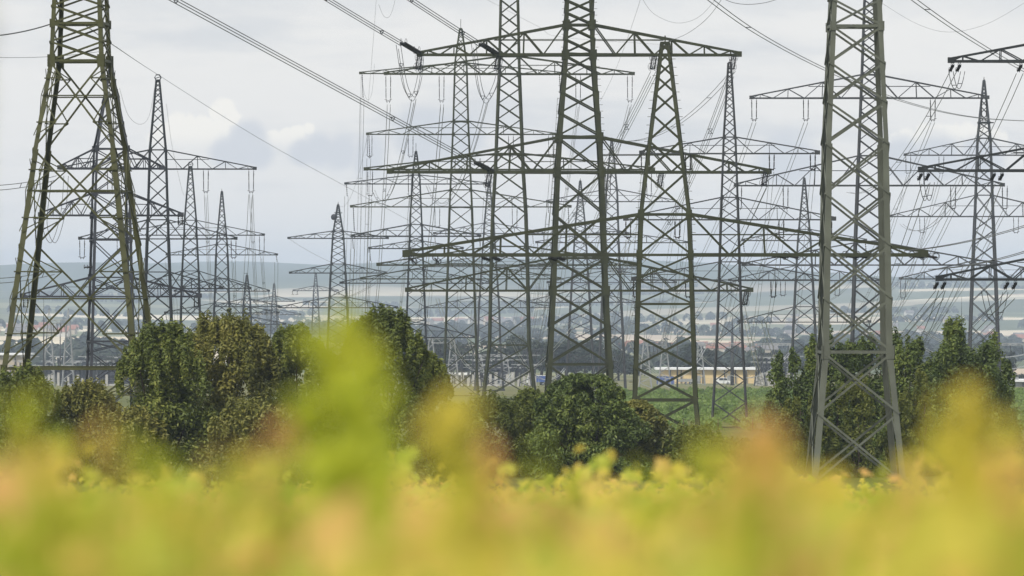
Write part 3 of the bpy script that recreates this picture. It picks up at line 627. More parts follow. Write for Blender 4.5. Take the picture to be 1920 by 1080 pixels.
def bush(label, px, top, hw, d, mat, count=9000, size=.21, kind='round', name='bush', cat='bush', group='bushes below the pylons', nl=130, seed=1):
    rng = random.Random(seed*77+5); s = d/F; x0 = (px-960)*s; zg = gz(x0, d); h = -(top-540)*s-zg; rx = hw*s
    root = empty(name, (x0, d, zg)); tag(root, label, cat, group); lobes = []
    tr = MB(); tips = []
    def ztop_(q):               # height of the crown's surface at radius q
        if kind == 'spire': return h*(1-.45*q**1.7)
        if kind == 'droop': return h*(.20+.78*math.sqrt(max(0, 1-q**2.2)))
        return h*(.30+.68*math.sqrt(max(0, 1-q**2.6)))
    f1, f2, f3 = rng.random()*6.3, rng.random()*6.3, rng.random()*6.3
    wob = lambda a: .86+.15*math.sin(2*a+f1)+.11*math.sin(3*a+f2)+.08*math.sin(5*a+f3)
    if kind == 'spire':
        stems = [(0, 0, .97, .72)]+[(rng.uniform(-.62, .62), rng.uniform(-.5, .5), rng.uniform(.68, .99), rng.uniform(.45, .66)) for _ in range(8)]
        for i in range(int(nl*1.8)):
            sx, sy, hs, rs = rng.choice(stems); t = rng.random()**.8; az = rng.random()*6.283
            rr_ = rs*(1-t**1.6)**.8*rng.uniform(.3, 1.08)+.04; r = rx*rng.uniform(.09, .19)*(1.15-.5*t)
            lobes.append((Vector((rx*(sx+math.cos(az)*rr_), rx*(sy+math.sin(az)*rr_), max(h*.03, h*hs*t-r))), r, rng.uniform(1.3, 2.6)))
        for sx, sy, hs, rs in stems:
            for k in range(5): lobes.append((Vector((rx*(sx+rng.uniform(-.1, .1)), rx*sy, h*hs*rng.uniform(.84, .99))), rx*rng.uniform(.05, .10), rng.uniform(1.8, 3.6), 2.0))
    for i in range(nl if kind != 'spire' else 0):
        az = rng.random()*6.283; q = rng.random()**.5*.92; zt = ztop_(q)*(.9+.16*math.sin(3*az+f2)*q); q *= wob(az)
        z = max(h*.05, zt-rx*.12-h*.9*rng.random()**1.7*(.35+.65*q)) if rng.random() < .62 else h*rng.uniform(.04, .5)
        if kind == 'spire': r = rx*rng.uniform(.14, .25); st = rng.uniform(1.5, 2.5); z = min(z, zt-r*st*.6)
        elif kind == 'droop': r = rx*rng.uniform(.14, .24); st = rng.uniform(.7, 1.1)
        else: r = rx*rng.uniform(.13, .24); st = rng.uniform(.9, 1.5)
        lobes.append((Vector((math.cos(az)*rx*q, math.sin(az)*rx*q*.8, z)), r, st))
    for i in range(0 if kind == 'spire' else int(nl*.8)):       # young shoots poking out of the top
        az = rng.random()*6.283; q = rng.random()**.7*.85
        lobes.append((Vector((math.cos(az)*rx*q, math.sin(az)*rx*q*.8, ztop_(q)*(1.03 if kind == 'spire' else .97))), rx*(rng.uniform(.045, .09) if kind != 'spire' else rng.uniform(.045, .085)), {'spire': rng.uniform(3, 6), 'droop': 1.2}.get(kind, rng.uniform(2.4, 5.5)), 2.6))
    for k in range(9):
        L = rng.choice(lobes)[0]; tr.tube([Vector((rng.uniform(-.2, .2), rng.uniform(-.2, .2), -.2)), L*.45+Vector((rng.uniform(-.3, .3), 0, .2)), L], .11, 5, .02)
    crown(lobes, count, size, rng, .42).build('crown', M[mat], root); tr.build('trunk', M['bark'], root, True)
    return root
bush('broad dark leafy bush overlapping the foot of the olive pylon', 305, 624, 104, 318, 'leaf_bush', 37200, seed=1)
bush('tall middle bush of the dark clump with brownish lower leaves', 425, 600, 112, 322, 'leaf_brown', 37200, seed=2)
bush('bush with upright leafy tips on the sunny end of the dark clump', 545, 620, 92, 326, 'leaf_bush', 29450, seed=3)
bush('rounded bush behind the tall blurred yellow green shoot', 722, 590, 102, 315, 'leaf_bush', 37200, seed=4)
bush('lower bush leaning from the rounded one toward the open field', 800, 664, 58, 319, 'leaf_bush', 17050, seed=5)
bush('dome shaped bush of drooping sprays before the olive pylon feet', 1095, 698, 112, 350, 'leaf_dark', 37200, kind='droop', seed=6)
bush('shaggy bush spreading from the drooping dome toward the vineyard', 1190, 748, 74, 352, 'leaf_brown', 18600, kind='droop', seed=7)
bush('low light green shrub between the rounded bush and the drooping dome', 925, 752, 75, 356, 'leaf_light', 11000, seed=8)
bush('low green thicket touching the drooping dome bush', 995, 735, 52, 357, 'leaf_bush', 13950, seed=9)
bush('low hedge bush at the picture edge under the olive pylon', 40, 700, 85, 330, 'leaf_bush', 18600, seed=10)
bush('low hedge bush in front of the blue grey pylon foot', 160, 725, 80, 333, 'leaf_brown', 18600, seed=11)
bush('small dark green bush at the edge of the vineyard rows', 1300, 815, 80, 352, 'leaf_bush', 17050, seed=12)
bush('little bush between the vineyard and the orange vine tips', 1395, 838, 70, 354, 'leaf_bush', 13950, seed=13)
bush('low leafy hedge filling the dark gap behind the tallest vine shoot', 632, 735, 60, 328, 'leaf_bush', 12000, seed=14)
bush('low brownish hedge bush under the lower leaning bush', 845, 800, 62, 330, 'leaf_brown', 12000, seed=15)
bush('low hedge bush running along the foot of the dark clump', 250, 780, 75, 316, 'leaf_brown', 12000, seed=16)
bush('dark low bush in front of the dark clump', 470, 770, 95, 312, 'leaf_brown', 16000, seed=17)
bush('leafy bush closing the gap between the dark clump and the rounded bush', 612, 668, 62, 324, 'leaf_bush', 14000, seed=18)
bush('low green bush sloping down from the rounded bush to the field', 858, 765, 60, 327, 'leaf_bush', 12000, seed=19)
GE = 'evergreens around the pale pylon base'
bush('lower dark evergreen whose flank slopes to the vineyard', 1490, 655, 72, 376, 'leaf_dark', 21700, kind='spire', name='evergreen_tree', cat='tree', group=GE, seed=21)
bush('dark evergreen with a pointed top beside the pale pylon leg', 1555, 608, 76, 380, 'leaf_dark', 21700, kind='spire', name='evergreen_tree', cat='tree', group=GE, seed=22)
bush('dark evergreen showing inside the pale pylon lattice', 1632, 622, 82, 382, 'leaf_dark', 21700, kind='spire', name='evergreen_tree', cat='tree', group=GE, seed=23)
bush('thin pointed evergreen just beyond the pale pylon lattice', 1704, 624, 68, 372, 'leaf_dark', 18600, kind='spire', name='evergreen_tree', cat='tree', group=GE, seed=24)
bush('largest spreading evergreen with several upright tops', 1790, 592, 112, 368, 'leaf_dark', 41850, kind='spire', name='evergreen_tree', cat='tree', group=GE, nl=140, seed=25)
bush('broad bushy evergreen filling out the base of the largest one', 1800, 662, 92, 371, 'leaf_dark', 24000, kind='round', name='evergreen_tree', cat='tree', group=GE, seed=27)
bush('ragged evergreen on the outer flank of the largest one', 1855, 655, 58, 374, 'leaf_dark', 17050, kind='spire', name='evergreen_tree', cat='tree', group=GE, seed=26)
GS = 'light green saplings at the pale pylon base'
for k, (px, top, hw, lab) in enumerate([(1478, 748, 46, 'light green sapling below the sloping evergreen'), (1545, 720, 50, 'light green sapling behind the outer pale pylon leg'), (1612, 700, 56, 'bright sapling clump framed by the pale pylon legs'),
        (1672, 735, 46, 'light sapling beside the inner pale pylon leg'), (1722, 690, 40, 'tall light sapling before the largest evergreen'), (1780, 790, 60, 'low light sapling under the largest evergreen')]):
    bush(lab, px, top, hw, 353+k*1.5, 'leaf_light', 9000, .2, kind='spire', name='sapling', group=GS, nl=60, seed=31+k)

# vineyard rows in the middle distance
def vineyard():
    rng = random.Random(5); mb = MB(); L = 470.0; n = 6000
    for i in range(n):
        y = rng.random()*L; h = rng.uniform(.1, .85)*(1+.12*math.sin(y*.9)); x = rng.gauss(0, .15)
        leaf_quad(mb, (x, y, h), (rng.uniform(-1, 1), rng.uniform(-1, .2), rng.uniform(0, 1.2)), .45, rng, .7)
    fol = mb.mesh('foliage', M['leaf_row']); pm = MB(); y = 0
    while y <= L: pm.bar((0, y, -1.2), (0, y, 1.0), .06, .06); y += 14
    pos = pm.mesh('trellis', M['bark'])
    for k in range(26):
        x = 8+k*2.7; z0, z1 = gz(x, 500), gz(x, 500+L)
        root = empty('vineyard_row', (x, 500, z0)); root.rotation_euler = (math.atan2(z1-z0+.5, L), 0, 0)
        tag(root, 'trellised green vine row in the sunlit vineyard beyond the drooping dome bush', 'vine row', 'vineyard rows running away from the camera')
        link('foliage', fol, root); link('trellis', pos, root)
vineyard()

# ------------------------------------------------------------------ middle distance: wood, switchyard, hall, vehicles
def tree_mesh(seed, count, size, kind):
    rng = random.Random(seed); lobes = []
    for i in range(26):
        az = rng.random()*6.283; q = rng.random()**.5
        if kind == 'cone': z = rng.random(); rad = .36*(1-z)*q+.02; lobes.append((Vector((math.cos(az)*rad, math.sin(az)*rad, .1+z*.85)), .10*(1.1-z)+.02, 1.2))
        else:
            z = .56+.34*math.sqrt(max(0, 1-q*q))*rng.uniform(-.9, 1); lobes.append((Vector((math.cos(az)*.38*q, math.sin(az)*.38*q, z)), rng.uniform(.09, .15), 1.0))
    fol = crown(lobes, count, size, rng, .6).mesh('crown', M['leaf_far']); tr = MB(); tr.tube([(0, 0, -.02), (.01, 0, .3), (0, .01, .6)], .03, 6, .012)
    for k in range(4): a = k*1.6; tr.tube([(0, 0, .3), (math.cos(a)*.12, math.sin(a)*.12, .5), (math.cos(a)*.25, math.sin(a)*.25, .62)], .014, 5, .004)
    return fol, tr.mesh('trunk', M['bark'], True)
TM = [tree_mesh(40+i, 1500, .075, 'round') for i in range(3)]; TC = tree_mesh(50, 1600, .06, 'cone')
def far_tree(label, px, top, d, k, wide=1.0, group='trees around the switchyard', base=None):
    s = d/F; x = (px-960)*s; zg = gz(x, d); h = -(top-540)*s-zg; fol, tr = TC if k == 'cone' else TM[k % 3]
    root = empty('broadleaf_tree' if k != 'cone' else 'conifer_tree', (x, d, zg), R.random()*6); root.scale = (h*wide, h*wide, h); tag(root, label, 'tree', group)
    link('crown', fol, root); link('trunk', tr, root)
TR = 'dark broadleaf tree in the wood behind the switchyard'
for k, (px, top, w, lab) in enumerate([(770, 640, 1.0, 'dark tree beside the gantry just past the rounded bush'), (800, 622, .9, 'tallest dark tree above the left gantry beam'), (838, 634, 1.1, 'dark tree filling the space under the left gantry beam'),
        (872, 648, 1.1, None), (905, 655, 1.2, None), (935, 640, 1.1, None), (968, 633, 1.1, None), (1000, 650, 1.2, None), (1030, 645, 1.1, None), (1062, 642, 1.1, None), (1096, 648, 1.2, None), (1130, 650, 1.1, None), (1015, 640, 1.1, None), (1048, 636, 1.1, None), (1080, 640, 1.1, None), (1112, 644, 1.1, None), (1145, 652, 1.1, None), (950, 648, 1.1, None), (1160, 668, 1.2, 'low hazy tree between the two olive pylons'),
        (1192, 676, 1.1, 'low dark tree beside the double gantry'), (1298, 648, 1.15, 'dark round tree above the hall roof between olive legs'), (1332, 672, 1.2, 'low tree behind the hall roof next to the zinc pylon'), (1405, 676, 1.3, 'low tree behind the hall and busbars'), (1440, 668, 1.2, 'tree beside the red roofs behind the busbars'),
        (225, 668, 1.1, 'dark tree behind the blue grey pylon foot'), (202, 672, 1.0, 'small dark tree behind the white roof')]):
    far_tree(lab or TR, px, top-6, 2020+R.uniform(-40, 60), k, w*1.35, 'trees of the dark wood' if not lab else 'trees around the switchyard')
far_tree('dark cone shaped conifer alone near the picture edge', 1897, 655, 1900, 'cone', 1.15)
far_tree('conifer just behind the platform pylon foot', 1862, 672, 1950, 'cone', 1.0)

def hall(label, px0, px1, yt, d, wall, depth=16, bays=9, group=None):
    s = d/F; x0, x1 = (px0-960)*s, (px1-960)*s; xc = (x0+x1)/2; zg = gz(xc, d); h = -(yt-540)*s-zg; w = x1-x0
    root = empty('hall', (xc, d, zg)); tag(root, label, 'building', group)
    a = MB(); a.box((0, depth/2, h/2-.3), w-1.2, depth-1.2, h-.6); a.build('wall', M[wall], root)
    a = MB(); a.box((0, depth/2, h-.25), w+1.6, depth+1.2, .55); a.build('roof', M['white'], root)
    for i in range(bays+1):
        a = MB(); x = -w/2+.4+(w-.8)*i/bays; a.box((x, .1, h/2-.3), .3, .35, h-.6); a.build('column', M['dark'], root)
    for i in range(0, bays, 3):
        a = MB(); x = -w/2+.4+(w-.8)*(i+.5)/bays; a.box((x, .45, 1.2), 1.7, .3, 2.4); a.build('door', M['steel'], root)
    return root
hall('long yellow hall with flat white roof and dark columns behind the vehicles', 1234, 1422, 690, 1920, 'yellow_wall')
hall('low shed with a white roof line behind the olive pylon legs', 62, 245, 690, 1900, 'dark', 14, 8)
hall('pale flat roofed shed at the picture edge behind the olive pylon', -60, 52, 663, 2150, 'house_cream', 20, 5)
hall('long low dark shed before the dark wood', 838, 890, 700, 1900, 'zinc', 12, 4)

hall('low pale flat shed at the picture edge below the lone conifer', 1886, 2010, 712, 1600, 'concrete', 14, 4)

def gantry(label, x0, x1, yt, d, beam_h=6, peaks=0, group='steel gantries of the switchyard', mat='steel'):
    s = d/F; zg = gz((x0-960)*s, d); xc = (x0+x1)/2; root = empty('switchyard_gantry', ((xc-960)*s, d, zg)); tag(root, label, 'gantry', group)
    h = -(yt-540)*s-zg; w = (x1-x0)*s/2; m = M[mat]
    for sx in (-1, 1):
        mb = MB(); a, b = 1.5, .35
        for u in (-1, 1):
            for v in (-1, 1): mb.bar((sx*w+u*a, v*a, 0), (sx*w+u*b, v*b, h), .2, .2, (u, v, 0))
        n = 9
        for i in range(n):
            t0, t1 = i/n, (i+1)/n; k0, k1 = a+(b-a)*t0, a+(b-a)*t1; g = 1 if i % 2 else -1
            for v in (-1, 1):
                mb.bar((sx*w-g*k0, v*k0, h*t0), (sx*w+g*k1, v*k1, h*t1), .13, .1, (0, 1, 0)); mb.bar((sx*w+v*k0, -g*k0, h*t0), (sx*w+v*k1, g*k1, h*t1), .13, .1, (1, 0, 0))
        if peaks:
            for u in (-1, 1): mb.bar((sx*w+u*b, 0, h), (sx*w, 0, h+peaks*s), .18, .18)
        mb.build('column', m, root)
    mb = MB(); bh = beam_h*s; n = max(4, int(2*w/1.6))
    for v in (-.4, .4):
        mb.bar((-w, v, h), (w, v, h), .18, .18); mb.bar((-w, v, h-bh), (w, v, h-bh), .18, .18)
        for i in range(n):
            a, b = -w+2*w*i/n, -w+2*w*(i+1)/n; mb.bar((a, v, h if i % 2 else h-bh), (b, v, h-bh if i % 2 else h), .1, .08, (0, 1, 0))
    mb.build('beam', m, root)
    for i in range(1, 5):
        x = -w+2*w*i/5; mb = MB(); disc_string(mb, (x, 0, h-bh), (x+.3, 0, h-bh-2.6), .16, .3); mb.build('insulator_string', M['insul'], root)
gantry('grey gantry with a lattice beam in front of the dark wood', 808, 849, 634, 1500, 9)
gantry('twin peaked gantry seen between the olive pylon legs', 1210, 1246, 640, 1500, 8, 26)
gantry('wide gantry whose thin beam passes behind the zinc pylon', 1312, 1484, 644, 1750, 3)
gantry('small gantry behind the big olive pylon feet', 900, 948, 668, 1650, 6)
gantry('gantry mast frame seen inside the blue grey pylon legs', 92, 128, 600, 1600, 6, 22)
gantry('low dark gantry frame right of the long shed', 985, 1035, 655, 1620, 7, 0, mat='zinc')
gantry('dark gantry over the transformer beside the yellow hall', 1425, 1478, 662, 1690, 6, 14, mat='zinc')
gantry('dark gantry frame left of the wood', 858, 892, 650, 1600, 7, 12, mat='zinc')
gantry('low gantry frame behind the blue grey pylon foot', 176, 232, 668, 1620, 6, 0, mat='zinc')
gantry('far gantry with a thin beam at the picture edge', 1850, 1960, 644, 1700, 3)
def pole(label, px, top, d, r=.25, group='slim poles of the switchyard'):
    s = d/F; x = (px-960)*s; zg = gz(x, d); h = -(top-540)*s-zg; root = empty('lightning_mast', (x, d, zg)); tag(root, label, 'mast', group)
    a = MB(); a.tube([(0, 0, 0), (0, 0, h*.75)], r, 8, r*.6, True); a.build('shaft', M['zinc'], root, True); a = MB(); a.tube([(0, 0, h*.75), (0, 0, h)], r*.4, 6, r*.1, True); a.build('spike', M['zinc'], root, True)
for px, top, d, lab in ((1270, 612, 1500, 'thin mast beside the twin peaked gantry'), (1373, 590, 1750, 'thick grey mast in front of the yellow hall'), (82, 552, 1500, 'thin mast inside the olive pylon near its outer leg'), (113, 600, 1700, 'short mast in the middle of the olive pylon legs'), (227, 625, 1700, 'short mast behind the blue grey pylon'), (1803, 556, 1600, 'lone needle mast above the largest evergreen')):
    pole(lab, px, top, d, .55 if px == 1373 else .22)
# posts with insulators: the switchgear
def bay_mesh():
    a = MB(); a.box((0, 0, 1.1), .5, .5, 2.2); b = MB(); disc_string(b, (0, 0, 2.2), (0, 0, 4.6), .28, .25); c = MB(); c.box((0, 0, 4.75), .7, .5, .25); c.bar((-1.6, 0, 4.9), (1.6, 0, 4.9), .14, .14)
    return a.mesh('pedestal', M['concrete']), b.mesh('insulator_column', M['lilac'], True), c.mesh('contact_head', M['steel'])
BM = bay_mesh()
def bay(px, d, sc, lab):
    x = (px-960)*d/F; root = empty('switchgear_post', (x, d, gz(x, d))); root.scale = (sc, sc, sc); tag(root, lab, 'switchgear', 'switchgear posts of the substation')
    for n, m in zip(('pedestal', 'insulator_column', 'contact_head'), BM): link(n, m, root)
for k in range(16): bay(1418+k*4.6, 1750+(k % 4)*14, 1.05+.25*(k % 3), 'grey switchgear post in the dense row beside the yellow hall')
for k in range(12): bay(70+k*14, 1760+(k % 3)*20, .9+.2*(k % 3), 'switchgear post in the loose row behind the olive pylon legs')
for k in range(6): bay(880+k*19, 1700+(k % 3)*20, 1.0, 'switchgear post in front of the dark wood')
for k in range(14): bay(1422+k*5.1, 1690+(k % 3)*10, 1.3+.3*(k % 2), 'grey switchgear post in the dense row beside the yellow hall')
for k in range(16): bay(846+k*10.5, 1640+(k % 4)*16, 1.15+.25*(k % 3), 'switchgear post in front of the dark wood')
for k in range(12): bay(20+k*18, 1700+(k % 3)*18, 1.1+.25*(k % 3), 'switchgear post in the loose row behind the olive pylon legs')
def transformer(px, d, lab):
    x = (px-960)*d/F; root = empty('transformer', (x, d, gz(x, d))); tag(root, lab, 'transformer', 'transformers of the substation')
    a = MB(); a.box((0, 0, 2.0), 5.0, 3, 3.0); a.build('tank', M['lilac'], root)
    a = MB()
    for i in range(9): a.box((-2.2+i*.55, -1.75, 1.9), .12, .5, 2.4)
    a.build('radiator', M['zinc'], root)
    for i in range(3):
        b = MB(); disc_string(b, (-1.5+i*1.5, 0, 3.5), (-1.9+i*1.9, 0, 5.3), .22, .24); b.build('bushing', M['insul'], root)
    a = MB(); a.tube([(-2.2, .9, 4.3), (2.2, .9, 4.3)], .45, 8, None, True); a.build('expansion_tank', M['lilac'], root, True); a = MB(); a.box((0, 0, .25), 5.8, 3.8, .5); a.build('plinth', M['concrete'], root)
transformer(1455, 1720, 'transformer in front of the dense switchgear row'); transformer(930, 1690, 'transformer in front of the dark wood'); transformer(205, 1720, 'transformer behind the foot of the blue grey pylon'); transformer(130, 1740, 'transformer behind the lattice of the olive pylon')
# vehicles -------------------------------------------------------
def wheel(root, x, y, r):
    a = MB(); a.lathe((x, y-.12, r), (x, y+.12, r), [(0, r*.9), (.1, r), (.9, r), (1, r*.9)], 16); w = a.build('wheel', M['rubber'], root, True)
    a = MB(); a.lathe((x, y-.14, r), (x, y+.14, r), [(0, r*.5), (1, r*.5)], 12); a.build('rim', M['steel'], w)
def extrude(mb, prof, y0, y1):
    n = len(prof); k = len(mb.v); mb.v += [(x, y0, z) for x, z in prof]+[(x, y1, z) for x, z in prof]
    mb.f.append(tuple(range(k, k+n))); mb.f.append(tuple(range(k+2*n-1, k+n-1, -1)))
    for i in range(n): j = (i+1) % n; mb.f.append((k+j, k+i, k+n+i, k+n+j))
def van(label, px, d, rz):
    x = (px-960)*d/F; root = empty('parked_van', (x, d, gz(x, d)), rz); tag(root, label, 'van')
    a = MB(); extrude(a, [(-2.5, .35), (2.5, .35), (2.55, .95), (1.75, 1.2), (1.1, 2.0), (-2.45, 2.05)], -.9, .9); a.build('body', M['white'], root)
    for y in (-.905, .905):
        a = MB(); a.poly([(1.55, y, 1.2), (1.05, y, 1.85), (.3, y, 1.88), (.3, y, 1.2)]); a.poly([(.15, y, 1.2), (.15, y, 1.88), (-1.0, y, 1.9), (-1.0, y, 1.2)]); a.build('side_window', M['glass'], root)
    a = MB(); a.poly([(1.78, -.8, 1.24), (1.78, .8, 1.24), (1.14, .75, 2.0), (1.14, -.75, 2.0)]); a.build('windscreen', M['glass'], root)
    for wx in (-1.6, 1.6):
        for wy in (-.85, .85): wheel(root, wx, wy, .34)
    for y in (-.65, .65):
        a = MB(); a.box((2.53, y, .8), .06, .3, .18); a.build('headlight', M['steel'], root)
van('white van parked in front of the yellow hall', 1354, 1830, .12)
def lorry(label, px, d, rz):
    x = (px-960)*d/F; root = empty('parked_lorry', (x, d, gz(x, d)), rz); tag(root, label, 'lorry')
    a = MB(); extrude(a, [(-2, .7), (-.1, .7), (-.1, 2.6), (-1.6, 2.6), (-2, 1.5)], -1.0, 1.0); a.build('cab', M['white'], root)
    a = MB(); a.poly([(-2.01, -.85, 1.5), (-1.64, -.85, 2.45), (-1.64, .85, 2.45), (-2.01, .85, 1.5)]); a.build('windscreen', M['glass'], root)
    a = MB(); a.box((1.6, 0, 1.75), 3.2, 2.1, 1.7); a.build('cargo_box', M['blue'], root); a = MB(); a.box((1.6, 0, 2.66), 3.3, 2.2, .14); a.build('roof', M['white'], root)
    for wx in (-1.3, 2.2):
        for wy in (-.95, .95): wheel(root, wx, wy, .45)
    for y in (-.7, .7):
        a = MB(); a.box((3.22, y, 1.0), .06, .3, .2); a.build('tail_light', M['lamp_red'], root)
lorry('lorry with white cab and blue box beside the big olive pylon leg', 1002, 1750, .25)
def trailer(label, px, d):
    x = (px-960)*d/F; root = empty('flatbed_trailer', (x, d, gz(x, d)), .05); tag(root, label, 'trailer')
    a = MB(); a.box((0, 0, .95), 5.4, 2.0, .3); a.build('bed', M['steel'], root)
    for y in (-1, 1):
        a = MB(); a.box((0, y, 1.35), 5.4, .06, .45); a.build('side_board', M['steel'], root)
    for wx in (-.6, .6):
        for wy in (-.85, .85): wheel(root, wx, wy, .38)
    a = MB(); a.bar((-2.7, 0, .8), (-4.0, 0, .6), .12, .12); a.build('drawbar', M['dark'], root)
trailer('grey flatbed trailer between the blue containers and the white van', 1290, 1840)
for k, (px, lab) in enumerate([(1239, 'blue container at the end of the yellow hall'), (1256, 'blue container nearer the flatbed trailer')]):
    x = (px-960)*1860/F; root = empty('container', (x, 1860, gz(x, 1860))); tag(root, lab, 'container', 'blue containers'); a = MB(); a.box((0, 0, 1.1), 2.3, 5, 2.2)
    for i in range(8): a.box((-.98+i*.28, -2.53, 1.1), .1, .07, 2.0)
    a.build('shell', M['blue'], root); a = MB(); a.box((0, 0, 2.27), 2.35, 5.05, .1); a.build('roof', M['zinc'], root)
# yard fence
def fence(label, px0, px1, d):
    s = d/F; x0, x1 = (px0-960)*s, (px1-960)*s; zg = gz(x0, d); root = empty('mesh_fence', (x0, d, zg)); tag(root, label, 'fence', 'fences round the substation'); n = max(3, int((x1-x0)/3)); n = min(n, 60)
    for i in range(n+1):
        a = MB(); x = (x1-x0)*i/n; a.bar((x, 0, 0), (x, 0, 2.0), .09, .09); a.build('post', M['steel'], root)
    a = MB()
    for z in (.15, .6, 1.05, 1.5, 1.95): a.bar((0, -.06, z), (x1-x0, -.06, z), .03, .03)
    a.build('mesh_panel', M['steel'], root)
fence('pale wire fence in front of the switchgear and hall', 1150, 1425, 1690); fence('wire fence before the dark wood', 840, 1010, 1650); fence('wire fence behind the olive pylon', -20, 240, 1650)

# ------------------------------------------------------------------ far plain: houses and woods
def house_mesh():
    a = MB(); a.box((0, 0, 2.6), 11, 8, 5.2); a.poly([(-5.5, -4, 5.2), (-5.5, 4, 5.2), (-5.5, 0, 8.2)]); a.poly([(5.5, -4, 5.2), (5.5, 0, 8.2), (5.5, 4, 5.2)])
    r = MB(); r.hexa([(-6, -4.6, 4.9), (6, -4.6, 4.9), (6, 0, 8.4), (-6, 0, 8.4), (-6, -4.6, 5.2), (6, -4.6, 5.2), (6, 0, 8.7), (-6, 0, 8.7)]); r.hexa([(-6, 0, 8.4), (6, 0, 8.4), (6, 4.6, 4.9), (-6, 4.6, 4.9), (-6, 0, 8.7), (6, 0, 8.7), (6, 4.6, 5.2), (-6, 4.6, 5.2)])
    w = MB()
    for x in (-3.4, 0, 3.4):
        for z in (1.5, 4.0): w.box((x, -4.02, z), 1.3, .1, 1.3)
    return a, r, w
ha, hr, hwn = house_mesh(); WM = [ha.mesh('wall', M['house_white']), ha.mesh('wall', M['house_cream'])]; RM = [hr.mesh('roof', M['red_roof']), hr.mesh('roof', M['grey_roof'])]; GM = hwn.mesh('window', M['glass'])
def house(px, d, lab, grp, sc=1.0, red=.8):
    x = (px-960)*d/F; root = empty('house', (x, d, gz(x, d)-.2), R.uniform(-.6, .6)); root.scale = (sc*R.uniform(.8, 1.4), sc, sc*R.uniform(.85, 1.25)); tag(root, lab, 'house', grp)
    link('wall', R.choice(WM), root); link('roof', RM[0] if R.random() < red else RM[1], root)
for k in range(40):
    house(R.uniform(1150, 1500), R.uniform(4000, 4650), 'house of the red roofed village behind the yellow hall', 'houses of the red roofed village', .68, .6)
for k in range(18):
    house(R.gauss(905, 60), R.uniform(7600, 8300), 'small pale house of the far settlement behind the tall masts', 'houses of the far settlement', 1.1, .2)
for k in range(24):
    house(R.choice((1455, 1760, 1690, 1900))+R.gauss(0, 40), R.uniform(5600, 8200), 'small pale house of the far villages beyond the evergreens', 'houses of the far villages', .8, .35)
for k in range(18):
    house(R.gauss(80, 60), R.uniform(5000, 6500), 'small house of the village beyond the olive pylon', 'houses of the village beyond the olive pylon', .75, .4)
def woods():
    rng = random.Random(11); mb = MB()
    def clump(x, d, r, h):
        z = gz(x, d); n = int(34)
        for i in range(n):
            u = Vector((rng.gauss(0, 1), rng.gauss(0, 1), abs(rng.gauss(0, 1)))).normalized(); p = Vector((x+u.x*r, d+u.y*r, z+h*.1+u.z*h*.9))
            leaf_quad(mb, p, u+Vector((rng.uniform(-.3, .3), rng.uniform(-.3, .3), .2)), r*1.0, rng, .8)
    for k in range(85):          # hedgerows and copses strung along field edges
        d = 2700+9500*rng.random()**1.3; x = rng.uniform(-.1, .1)*d; m = rng.randint(4, 16); st = rng.uniform(9, 16); sl = rng.uniform(-.5, .5)
        for i in range(m): clump(x+i*st, d+i*st*sl+rng.uniform(-6, 6), rng.uniform(4, 7), rng.uniform(5, 11))
    for k in range(110): clump(rng.uniform(170, 330), rng.uniform(3500, 4700), rng.uniform(4, 6), rng.uniform(6, 10))
    tag(mb.build('distant_woods', M['leaf_far']), 'bluish copses and hedgerows strewn over the far plain', 'woodland', kind='stuff')
woods()

# ------------------------------------------------------------------ foreground vines
def vine_leaf(mb, c, nrm, size, rng):
    n = Vector(nrm).normalized(); a = n.orthogonal().normalized(); a = Matrix.Rotation(rng.random()*6.283, 3, n) @ a; b = n.cross(a); c = Vector(c); k = len(mb.v); S = size*rng.uniform(.7, 1.2)/2
    for j, r in enumerate((1.0, .55, .9, .5, .8, .3, .8, .5, .9, .55)):
        th = 2*math.pi*j/10; mb.v.append(tuple(c+(a*math.cos(th)+b*math.sin(th))*S*r+n*S*(-.35*r*r+.12*math.cos(2*th))))
    mb.v.append(tuple(c)); 
    for j in range(10): mb.f.append((k+10, k+j, k+(j+1) % 10))
CT = [(3, 1010), (5, 992), (8, 980), (15, 972), (30, 962), (60, 950), (115, 938)]
def canopy_z(x, d):
    y = CT[-1][1]
    for (a, ya), (b, yb) in zip(CT, CT[1:]):
        if d <= b: y = ya+(yb-ya)*max(0, d-a)/(b-a); break
    k = min(1, d/15)
    return -(y-540)*d/F+.03*math.sin(x*5.1+d*.9)*k+.05*math.sin(x*1.7-d*.37)*k+.0011*d*math.sin(x*1.05+d*.21)
def vines():
    rng = random.Random(3); mb = MB(); d = 4.2
    while d < 112:
        hw = .105*d+1.0; step = .10+.012*d; n = int(2*hw*step*(34 if d < 12 else 50 if d < 20 else 42 if d < 50 else 26))
        for i in range(n):
            x = rng.uniform(-hw, hw); dd = d+rng.random()*step; z = canopy_z(x, dd)-abs(rng.gauss(0, .16))+(rng.uniform(.03, .30)*min(1, d/30) if rng.random() < .10 else 0)
            vine_leaf(mb, (x, dd, z), (rng.uniform(-.8, .8), rng.uniform(-1.2, .4), rng.uniform(.2, 1.2)), .125 if d < 50 else .15, rng)
        d += step
    # stems below the leaves
    tag(mb.build('vine_foliage', M['vine_mix']), 'mass of blurred yellow, green and orange vine leaves along the bottom of the view', 'vines', kind='stuff')
vines()
